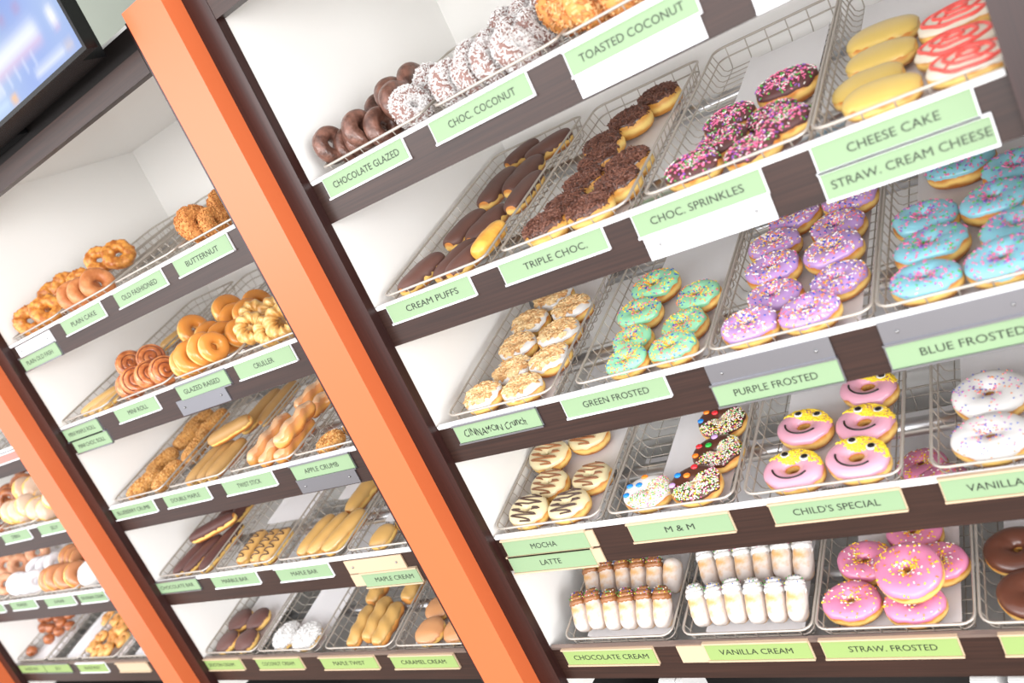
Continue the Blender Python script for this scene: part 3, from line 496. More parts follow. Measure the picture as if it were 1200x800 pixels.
BASK = [ # bay, shelf, x of the left rim, what it holds, paper (x0, x1, y0, y1) or None
 ('A',1,.03,'dark chocolate glazed donuts',None),('A',1,.268,'white coconut donuts',None),('A',1,.487,'orange toasted coconut donuts',None),
 ('A',2,.022,'long chocolate cream puffs',None),('A',2,.265,'shredded chocolate topped donuts',(.05,.2,.02,.48)),('A',2,.505,'pink sprinkled chocolate donuts',(.06,.205,.06,.49)),('A',2,.723,'yellow and red iced cakes',(.02,.205,.02,.49)),
 ('A',3,.028,'crumb topped white iced donuts',(.04,.2,.015,.48)),('A',3,.285,'green frosted donuts',(.05,.205,.02,.49)),('A',3,.5025,'purple frosted donuts',(.04,.2,.02,.49)),('A',3,.7205,'blue frosted donuts',(.035,.205,.015,.49)),
 ('A',4,.006,'brown striped cream donuts',(.02,.2,.015,.49)),('A',4,.236,'candy topped donuts',(.06,.205,.015,.49)),('A',4,.466,'smiling pink donuts',(.03,.205,.015,.49)),('A',4,.715,'white frosted donuts',(.03,.205,.015,.49)),
 ('A',5,.035,'brown topped cream rolls',(.01,.2,.015,.49)),('A',5,.267,'white topped cream rolls',(.01,.2,.015,.49)),('A',5,.485,'pink strawberry frosted donuts',(.04,.205,.02,.49)),('A',5,.704,'plain glossy chocolate donuts',(.03,.2,.02,.49)),
 ('B',1,.015,'craggy old fashioned donuts',None),('B',1,.25,'smooth plain cake donuts',None),('B',1,.485,'nothing',None),('B',1,.715,'butternut crumb donuts',None),
 ('B',2,.004,'long maple rolls',None),('B',2,.262,'brown cinnamon mini rolls',None),('B',2,.496,'golden glazed raised donuts',None),('B',2,.715,'ridged pale crullers',None),
 ('B',3,.02,'crumb coated bars',None),('B',3,.265,'tan double maple bars',None),('B',3,.5,'glazed twist sticks',None),('B',3,.715,'apple crumb donuts',None),
 ('B',4,.01,'long chocolate bars',None),('B',4,.257,'brown squiggled marble bars',(.02,.2,.16,.49)),('B',4,.49,'smooth maple bars',(.02,.2,.2,.49)),('B',4,.715,'maple cream pillows',(.02,.2,.1,.49)),
 ('B',5,.005,'chocolate topped round cream donuts',(.02,.2,.015,.49)),('B',5,.228,'two white coconut cream donuts',(.06,.2,.015,.49)),('B',5,.475,'maple twists',(.02,.2,.2,.49)),('B',5,.699,'caramel cream donuts',(.02,.2,.015,.49)),
 ('C',3,.25,'dark glazed donuts',None),('C',3,.485,'sugared filled donuts',None),('C',4,.015,'pinkish plain donuts',None),('C',4,.243,'white powdered donuts',None),('C',4,.472,'caramel coloured rings',None),('C',4,.7,'one white sugared donut',None),
 ('C',5,.002,'brown donut holes',(.01,.2,.015,.49)),('C',5,.222,'nothing but white paper',(.05,.205,.015,.49)),('C',5,.44,'glazed knots',(.01,.2,.015,.49)),('C',5,.66,'nothing, beside the orange post',(.03,.2,.015,.49)),('C',2,.485,'a brown pastry',None)]
CABN = {'A': 'right-hand cabinet', 'B': 'middle cabinet', 'C': 'far left cabinet'}
for i, (bay, sh, x, what, pap) in enumerate(BASK):
    M0 = MS(bay, sh) @ T((x, .0095, 0))
    thing('wire_basket', BP, M0, ('empty wire basket with bare mesh, ' if what == 'nothing' else 'wire basket holding %s, ' % what) + CABN[bay], 'basket', 'wire baskets on the sloping shelves')
    if pap:
        o = link('paper_liner', liner_mesh(max(pap[0], .024), min(pap[1], .189), max(pap[2], .026), min(pap[3], .474), i)); o.matrix_basis = M0 @ T((0, 0, -.0206)); tag(o, 'white waxed paper sheet in basket of %s' % what.replace('nothing but white paper', 'no pastry, far left').replace('nothing, beside the orange post', 'nothing by the orange post'), 'paper', 'waxed paper sheets in the baskets')
# ------------------------------------------------------------------ pastries
GOLD = lambda: dough_mat('fried_dough', (186, 112, 44), (246, 206, 120), (204, 128, 54), .031)
rng = random.Random(11)
SPRK = [mat('sprinkle_' + n, c, .4) for n, c in (('pink', (245, 120, 165)), ('yellow', (250, 215, 60)), ('white', (248, 244, 235)), ('blue', (60, 90, 190)), ('orange', (245, 140, 60)), ('green', (90, 190, 80)), ('violet', (150, 90, 190)))]
S_ = {n: SPRK[i] for i, n in enumerate(('pink', 'yellow', 'white', 'blue', 'orange', 'green', 'violet'))}
def icing(name, rgb, rough=.28):
    matte = 'chocolate' in name and 'gloss' not in name and 'milk' not in name or name == 'maple_tan'
    return mat('icing_' + name, tuple(q * .9 for q in rgb), .5 if matte else rough, bump=.08, bscale=60, coat=0 if matte else .3)
def frosted(name, rgb, pal, count, R=.042, hole=.006, H=.033, lo=14, size=(.0034, .0012, .0012), bead=False, n=3, filt=None, arange=(0, 1), clusters=True):
    out = []
    for s in range(n):
        S = ring_surf(R, hole, H, s + len(name)); d = MB().add(*closed_ring(S)); F, g = frost_ring(S, seed=s + len(name) * 3, lo=lo, hi=168); fr = MB().add(*g)
        parts = [Part('dough', d.mesh('dough', GOLD())), Part('frosting', fr.mesh('frosting', icing(name, rgb)))]
        if count:
            r2 = random.Random(s * 5 + len(name))
            def fl(p): return (filt is None or filt(p)) and (not clusters or nz((p.x, p.y, 0), 34, s) > r2.uniform(-.75, .35))
            mats = [S_[q] for q in pal]
            mb = beads(F, count, r2, len(mats), .0014, fl, arange) if bead else scatter(F, count, r2, len(mats), size, fl, arange)
            parts.append(Part('sprinkles', mb.mesh('sprinkles', mats, bead), 'stuff'))
        out.append(parts)
    return out
def ring_top(S, R, hole, H, x, y):
    a = (R - hole) / 2; rc = (R + hole) / 2; r = math.hypot(x, y); c = max(-1, min(1, (r - rc) / a)); cc = abs(c) ** (1 / .85)
    return H / 2 + H / 2 * (math.sqrt(max(0, 1 - cc * cc))) ** .85
def K_mocha():
    out = []
    for s, col in ((0, (76, 46, 34)), (1, (176, 112, 66)), (2, (150, 96, 58))):
        R, hole, H = .042, .004, .031; S = ring_surf(R, hole, H, s, .02); F, g = frost_ring(S, seed=s + 40, lo=14)
        dr = []; N = 9
        for k in range(N * 6 + 1):
            t = k / (N * 6); y = -.034 + .068 * t; x = .030 * sin(pi * N * t) * (1 - (y / .042) ** 2) ** .5; dr.append((x, y, ring_top(S, R, hole, H, x, y) + .0022))
        out.append([Part('dough', MB().add(*closed_ring(S)).mesh('dough', GOLD())), Part('frosting', MB().add(*g).mesh('frosting', icing('cream', (250, 232, 184)))), Part('drizzle', MB().tube(dr, .0019, 6).mesh('drizzle', icing('drizzle%d' % s, col)), label='brown zigzag drizzle')])
    return out
def K_smiley():
    out = []
    for s in range(3):
        R, hole, H = .043, .010, .031; S = ring_surf(R, hole, H, s + 3, .03); F, g = frost_ring(S, seed=s + 60, lo=14, hi=158); r2 = random.Random(s)
        hair = scatter(F, 330, r2, 2, (.0042, .0014, .0014), lambda p: p.y > .012 + .006 * nz((p.x, 0, 0), 40, s), tilt=.4)
        parts = [Part('dough', MB().add(*closed_ring(S)).mesh('dough', GOLD())), Part('frosting', MB().add(*g).mesh('frosting', icing('rose', (250, 182, 204)))), Part('sprinkles', hair.mesh('sprinkles', [S_['yellow'], mat('sprinkle_lemon', (255, 230, 70), .4)], False), 'stuff', label='yellow sprinkle hair')]
        for sx in (-1, 1):
            x, y = .015 * sx, .022 + .002 * sx * (s - 1); z = ring_top(S, R, hole, H, x, y)
            e = ico(MB(), (x, y, z + .002), .0075, 0, .35, 12); pu = ico(MB(), (x + .001, y - .0005, z + .0045), .0052, 0, .35, 10)
            parts.append(Part('eye', e.mesh('eye', icing('white', (250, 248, 245))), kids=(Part('pupil', pu.mesh('pupil', icing('black', (24, 18, 18)))),)))
        sm = []
        for k in range(19):
            a = math.radians(200 + 140 * k / 18); x, y = .026 * cos(a), .025 * sin(a) - .001; sm.append((x, y, ring_top(S, R, hole, H, x, y) + .0018))
        parts.append(Part('smile', MB().tube(sm, .0017, 6).mesh('smile', icing('black', (24, 18, 18))), label='dark icing smile'))
        out.append(parts)
    return out
CANDY = [mat('candy_' + n, c, .2, coat=.5) for n, c in (('blue', (20, 130, 220)), ('orange', (245, 130, 30)), ('red', (220, 40, 50)), ('green', (30, 170, 60)), ('lilac', (200, 160, 220)))]
def K_candy(white=False):
    out = []
    for s in range(1 if white else 3):
        R, hole, H = .044, .003, .031; S = ring_surf(R, hole, H, s + 8, .03); F, g = frost_ring(S, seed=s + 70, lo=16); r2 = random.Random(s + 3)
        nb = beads(F, 1200, r2, 6, .0015, lambda p: p.x * .7 - p.y * .75 > (-.004 if not white else -.004) + .004 * nz((p.x, p.y, 1), 60, s))
        parts = [Part('dough', MB().add(*closed_ring(S)).mesh('dough', GOLD())), Part('frosting', MB().add(*g).mesh('frosting', icing('white' if white else 'milk_chocolate', (250, 248, 245) if white else (92, 50, 36)))), Part('sprinkles', nb.mesh('sprinkles', [S_[q] for q in ('pink', 'yellow', 'white', 'white', 'white', 'green')], True), 'stuff', label='tiny round sprinkles over one half')]
        for k, (x, y) in enumerate(((-.029, .014), (-.004, .032), (-.033, -.009), (-.012, .012))):
            z = ring_top(S, R, hole, H, x, y); parts.append(Part('candy', ico(MB(), (x, y, z + .0025), .0062, 0, .5, 10).mesh('candy', CANDY[(k * 2 + s) % 5 if not white else (0, 1, 0, 0)[k]])))
        out.append(parts)
    return out
def crumb_ring(doughrgb, fl_mats, size, count, R=.037, hole=.007, H=.029, n=3, tilt=.5, rough=.7, seed=0):
    out = []
    for s in range(n):
        S = ring_surf(R, hole, H, s + 20 + seed, .05); F = lambda a, b: S(2 * pi * a, 2 * pi * b); r2 = random.Random(s + seed)
        d = MB().add(*closed_ring(S)); c = scatter(F, count, r2, len(fl_mats), size, None, (0, 1), (0, 1), tilt=tilt)
        out.append([Part('dough', d.mesh('dough', mat('crumbed_dough%d' % seed, doughrgb, rough, bump=.5, bscale=200))), Part('coating', c.mesh('coating', fl_mats, False), 'stuff')])
    return out
def K_triple():
    out = []
    ms = [mat('chocolate_shred', (122, 80, 64), .5), mat('chocolate_shred_dark', (92, 56, 44), .5)]
    for s in range(3):
        S = ring_surf(.038, .003, .034, s + 30, .04); F, g = frost_ring(S, seed=s + 80, lo=32)
        out.append([Part('dough', MB().add(*closed_ring(S)).mesh('dough', dough_mat('pale_dough', (214, 150, 66), (250, 216, 130), (220, 158, 74), .034))), Part('frosting', MB().add(*g).mesh('frosting', icing('cocoa', (84, 50, 38)))), Part('shreds', scatter(F, 520, random.Random(s), 2, (.0085, .0016, .0014), None, (0, 1), (.03, .97), tilt=.5).mesh('shreds', ms, False), 'stuff', label='chocolate shreds')])
    return out
def K_crunch():
    out = []
    ms = [mat('crunch_crumb', (226, 190, 136), .6), mat('crunch_crumb_pale', (236, 208, 160), .6), mat('crunch_crumb_brown', (204, 156, 104), .6)]
    for s in range(3):
        S = ring_surf(.042, .005, .031, s + 35, .04); F, g = frost_ring(S, seed=s + 90, lo=16, wave=.3)
        out.append([Part('dough', MB().add(*closed_ring(S)).mesh('dough', GOLD())), Part('frosting', MB().add(*g).mesh('frosting', icing('white', (250, 248, 245)))), Part('crumbs', scatter(F, 360, random.Random(s), 3, (.0095, .0070, .0014), lambda p: p.z > .016, (0, 1), (.22, .95), tilt=.35).mesh('crumbs', ms, False), 'stuff', label='tan cinnamon crumbs')])
    return out
def iced_loaf(W, L, H, p, name, rgb, lo=10, n=3, seed=0, doughm=None, drz=None, frost=True, dark=None):
    out = []
    for s in range(n):
        S = loaf_surf(W, L, H, p, s + seed); d = MB().add(*closed_loaf(S)); parts = [Part('dough', d.mesh('dough', doughm or GOLD()))]
        if frost: F, g = frost_loaf(S, seed=s + seed, lo=lo); parts.append(Part('frosting', MB().add(*g).mesh('frosting', icing(name, rgb))))
        if drz:
            pts = []; N = 9
            for k in range(N * 6 + 1):
                t = -.86 + 1.72 * k / (N * 6); v = pi / 2 + .75 * sin(pi * N * k / (N * 6) + s); q = S(t, v); pts.append((q.x, q.y, q.z + .0022))
            parts.append(Part('drizzle', MB().tube(pts, .0016, 5).mesh('drizzle', icing('drizzle0', drz)), label='thin brown squiggle'))
        out.append(parts)
    return out
def crumb_loaf(W, L, H, rgb, ms, size, count, seed, p=3):
    out = []
    for s in range(3):
        S = loaf_surf(W, L, H, p, s + seed, .12); F = lambda a, b: S(sin(pi * (a - .5)), 2 * pi * b)
        out.append([Part('dough', MB().add(*closed_loaf(S)).mesh('dough', mat('crumbed_dough%d' % seed, rgb, .7, bump=.5, bscale=160))), Part('coating', scatter(F, count, random.Random(s), len(ms), size, None, (0.02, .98), (0, 1), up=None, tilt=.6).mesh('coating', ms, False), 'stuff')])
    return out
def twist_mb(L, r, hr, turns, seed, shrink=1.0, topfilter=None):
    mb = MB(); N = 54
    for k in range(2):
        pts = []; rr = []
        for i in range(N + 1):
            t = i / N; a = 2 * pi * turns * t + k * pi + seed; e = min(1, min(t, 1 - t) * 9 + .25) ** .5
            pts.append((hr * cos(a) * e, (t - .5) * L, r + hr + hr * .75 * sin(a) * e)); rr.append(r * e * shrink)
        mb.tube(pts, rr, 12)
    return mb
def icing_from(mb, off, zmin, seed):
    """the upward-facing skin of a mesh, lifted a little"""
    me = bpy.data.meshes.new('t'); me.from_pydata(mb.v, [], mb.f); me.update(); N = [Vector(v.normal) for v in me.vertices]; out = MB(); idx = {}
    for f in mb.f:
        if all(N[i].z > zmin + .25 * nz(mb.v[i], 60, seed) for i in f):
            q = []
            for i in f:
                if i not in idx: idx[i] = len(out.v); out.v.append(tuple(Vector(mb.v[i]) + N[i] * off))
                q.append(idx[i])
            out.f.append(tuple(q)); out.m.append(0)
    bpy.data.meshes.remove(me); return out
def K_twist(name, iced):
    out = []
    for s in range(3):
        k = .065 if iced else .13
        S0 = loaf_surf(.043, .132, .036, 3.2, s + 7, .04)
        def S(t, v):
            p = S0(t, v); q = 1 + k * cos(2 * v - 8.5 * t + s) * min(1, (1 - abs(t)) * 6); return Vector((p.x * q, p.y, max(.0015, .018 + (p.z - .018) * q)))
        d = MB().add(*closed_loaf(S, 56, 28)); dm = dough_mat('twist_dough' if iced else 'glazed_twist_dough', (190, 110, 46), (232, 164, 86), (214, 140, 72) if iced else (228, 156, 100), .036, .4 if iced else .2)
        if iced: F, g = frost_loaf(S, seed=s, lo=4, nu=56, nv=22); sk = Part('frosting', MB().add(*g).mesh('frosting', icing('maple', (222, 176, 104))))
        else: F, g = frost_loaf(S, th=.0012, seed=s, lo=48, wave=.5, nu=56, nv=18); sk = Part('glaze', MB().add(*g).mesh('glaze', mat('sugar_glaze', (236, 186, 140), .14, coat=.5)))
        out.append([Part('dough', d.mesh('dough', dm)), sk])
    return out
def plain_ring(name, rgb, rgb2, R=.038, hole=.009, H=.030, rough=.5, n=3, coat=0, wob=.05, bump=.35):
    m = mat('cake_' + name, rgb, rough, rgb2=rgb2, nscale=55, bump=bump, bscale=170, coat=coat)
    return [[Part('dough', MB().add(*closed_ring(ring_surf(R, hole, H, s + 50, wob))).mesh(name, m))] for s in range(n)]
def K_oldfashioned():
    out = []; m = mat('old_fashioned_crust', (228, 158, 72), .45, rgb2=(176, 100, 36), nscale=70, bump=.6, bscale=120, coat=.2)
    for s in range(3):
        S0 = ring_surf(.039, .008, .031, s, .06)
        def S(u, v):
            p = S0(u, v); k = max(0, sin(v)); q = 1 + .10 * k * abs(sin(3.5 * u + s)) + .16 * nz(p, 80, s); c = Vector((cos(u), sin(u), 0)) * .0235
            w = .34 if (cos(v) > .25 and sin(v) > .25) else 0
            return c + (Vector((p.x, p.y, p.z - .0145)) - c) * (q + w * abs(nz((cos(u) * 2, sin(u) * 2, 1), 2.6, s))) + Vector((0, 0, .0155))
        out.append([Part('dough', MB().add(*closed_ring(S, 64, 28)).mesh('old_fashioned_donut', m))])
    return out
def K_cruller():
    out = []; m = mat('cruller_glaze', (228, 188, 116), .3, rgb2=(206, 150, 78), nscale=60, coat=.4)
    for s in range(2):
        def S(u, v):
            r = .0140 * (1 + .17 * cos(9 * u + 2 * v) + .05 * nz((cos(u), sin(u), v), 3, s)); return Vector(((.0245 + r * cos(v)) * cos(u), (.0245 + r * cos(v)) * sin(u), .0165 + r * sin(v) * 1.05))
        out.append([Part('dough', MB().add(*closed_ring(S, 90, 26)).mesh('cruller', m))])
    return out
def K_roll():
    out = []; m = mat('cinnamon_roll_glaze', (222, 142, 84), .25, rgb2=(178, 96, 52), nscale=50, coat=.5); m2 = mat('cinnamon_seam', (126, 62, 34), .5)
    for s in range(2):
        R, H = .033, .030
        def prof(u, t):   # t 0 at the bottom centre .. 1 at the top centre
            if t < .28: r, z = R * t / .28, .0008
            elif t < .62: k = (t - .28) / .34; r, z = R * (1 + .07 * sin(pi * k)), H * .8 * k + .0008
            else:
                k = (t - .62) / .38; r = R * (1 - k); ph = (r / R * 2.6 * 2 * pi - u); z = H * .8 + H * .2 * (1 - (r / R) ** 2) ** .5 - .0026 * max(0, cos(ph)) ** 3 * min(1, r / R * 4)
            return Vector((r * cos(u), r * sin(u), z))
        v, f = grid(48, 46, lambda a, b: prof(2 * pi * a, b), True, False)
        sp = []
        for k in range(90):
            u = 2 * pi * 2.4 * k / 89 + .3; r = R * (u / (2 * pi)) / 2.6
            sp.append((r * cos(u), r * sin(u), H * .8 + H * .2 * max(0, 1 - (r / R) ** 2) ** .5 - .0018))
        out.append([Part('dough', MB().add(v, f).mesh('dough', m)), Part('cinnamon_seam', MB().tube(sp, .0016, 5).mesh('cinnamon_seam', m2))])
    return out
def K_horn(cream):
    out = []
    bun = mat('sugared_bun', (216, 204, 196), .75, rgb2=(210, 162, 104), nscale=34, cut=(.33, .5), bump=.3, bscale=250)
    cm = icing('cocoa_cream' if cream == 'choc' else 'white', (172, 112, 66) if cream == 'choc' else (250, 248, 245), .35)
    for s in range(3):
        S0 = loaf_surf(.0325, .060, .042, 2.8, s + 70, .06); S = lambda t, v: (lambda p: Vector((p.x, p.z - .021, p.y + .030)))(S0(t, v))
        parts = [Part('bun', MB().add(*closed_loaf(S)).mesh('bun', bun))]
        if cream:
            mb = MB()
            for k, (r, z) in enumerate(((.0122, .049), (.0112, .056), (.0075, .062))):
                N = 26; mb.tube([((r * cos(2 * pi * i / N + s)) * .9, r * sin(2 * pi * i / N + s) - .004, z + .0055 * i / N) for i in range(N + 1)], [.0062 - k * .0008 + .0011 * cos(i * 2.4) for i in range(N + 1)], 8)
            ico(mb, (0, -.004, .058), .010, 0, 1.1); ico(mb, (0, -.004, .068), .0048)
            parts.append(Part('cream', mb.mesh('cream', cm), label='swirl of brown cream' if cream == 'choc' else 'swirl of white cream'))
            F = lambda a, b: Vector((.0165 * cos(2 * pi * a) * sin(pi * b * .6 + .05), .0165 * sin(2 * pi * a) * sin(pi * b * .6 + .05) - .004, .059 + .0125 * cos(pi * b * .6 + .05)))
            parts.append(Part('sprinkles', beads(F, 46 if cream == 'choc' else 26, random.Random(s), 5, .0014, None, (0, 1), (.02, .98)).mesh('sprinkles', [S_[q] for q in ('pink', 'white', 'yellow', 'blue', 'green')]), 'stuff'))
        out.append(parts)
    return out
def K_ball():
    m = mat('donut_hole_glaze', (186, 112, 66), .3, rgb2=(146, 78, 42), nscale=70, coat=.4); out = []
    for s in range(3):
        v, f = grid(22, 14, lambda a, b: Vector((sin(pi * b) * cos(2 * pi * a), sin(pi * b) * sin(2 * pi * a), cos(pi * b))) * .0175 * (1 + .12 * nz((sin(pi * b) * cos(2 * pi * a), sin(pi * b) * sin(2 * pi * a), cos(pi * b)), 1.8, s)), True, False)
        out.append([Part('dough', MB().add(v, f).mesh('donut_hole', m))])
    return out
def K_knot():
    m = dough_mat('knot_dough', (206, 130, 56), (240, 190, 110), (226, 160, 92), .036, .2); out = []
    for s in range(3):
        mb = MB(); N = 44; pts = [((.013 + .006 * cos(3 * a)) * cos(2 * a) * 1.15, (.013 + .006 * cos(3 * a)) * sin(2 * a) * 1.15, .017 + .005 * sin(3 * a)) for a in (2 * pi * i / N + s for i in range(N))]
        mb.tube(pts, .0105, 10, closed=True); out.append([Part('dough', mb.mesh('glazed_knot', m))])
    return out
def K_straw():
    out = []; red = mat('berry_swirl', (240, 92, 84), .3, coat=.3)
    for s in range(3):
        S = loaf_surf(.070, .094, .030, 2.3, s + 33, .03); F, g = frost_loaf(S, seed=s + 33, lo=24, wave=.12); mb = MB()
        def top(x, y): 
            t = y / .047; r = (1 - min(1, abs(t)) ** 2.3) ** (1 / 2.3); c = max(-1, min(1, x / max(1e-4, .035 * r))); cc = abs(c) ** (1 / .85)
            return .015 + .015 * math.sqrt(max(0, 1 - cc * cc)) ** .9 * r ** .75 + .0016
        for k in (.80, .52, .22):
            mb.tube([(.035 * k * cos(a) * (1 + .06 * sin(5 * a + s)), .047 * k * sin(a) * (1 + .05 * cos(4 * a)), top(.035 * k * cos(a), .047 * k * sin(a))) for a in (2 * pi * i / 40 for i in range(40))], .0028, 6, closed=True)
        for k in range(4):
            a = k * pi / 2 + .5; mb.tube([(.037 * q * cos(a + .5 * q), .049 * q * sin(a + .5 * q), top(.037 * q * cos(a + .5 * q), .049 * q * sin(a + .5 * q))) for q in (.2, .3, .4, .5, .6, .7, .8)], .002, 5)
        out.append([Part('cake', MB().add(*closed_loaf(S)).mesh('cake', GOLD())), Part('frosting', MB().add(*g).mesh('frosting', icing('ivory', (250, 240, 220)))), Part('swirl', mb.mesh('swirl', red), label='red swirl')])
    return out
def K_coconut_cream():
    ms = [mat('coconut_flake', (222, 220, 218), .6)]; out = []
    for s in range(2):
        S = loaf_surf(.074, .082, .034, 2.1, s + 15, .08); F, g = frost_loaf(S, seed=s, lo=8); F2 = lambda a, b: F(a, b)
        out.append([Part('dough', MB().add(*closed_loaf(S)).mesh('dough', GOLD())), Part('frosting', MB().add(*g).mesh('frosting', icing('white', (250, 248, 245)))), Part('coconut', scatter(F2, 800, random.Random(s), 1, (.0085, .0024, .0007), None, (.03, .97), (.02, .98), up=True, tilt=.9, lift=2).mesh('coconut', ms, False), 'stuff', label='white coconut flakes')])
    return out
flake = [mat('coconut_flake', (222, 220, 218), .6), mat('coconut_flake', (222, 220, 218), .6), mat('coconut_flake_grey', (196, 188, 186), .6)]  # a slightly greyer flake tone mixed in at random
CR_T = [mat('toasted_flake', (220, 158, 98), .6), mat('toasted_flake_brown', (192, 118, 62), .6), mat('toasted_flake_pale', (228, 184, 128), .6)]
CR_B = [mat('butternut_crumb', (214, 150, 84), .7), mat('butternut_crumb_dark', (182, 116, 60), .7)]
CR_A = [mat('blueberry_crumb', (206, 152, 88), .7), mat('blueberry_crumb_dark', (182, 124, 64), .7), mat('blueberry_crumb_pale', (222, 176, 112), .7)]
choc = (92, 58, 46)
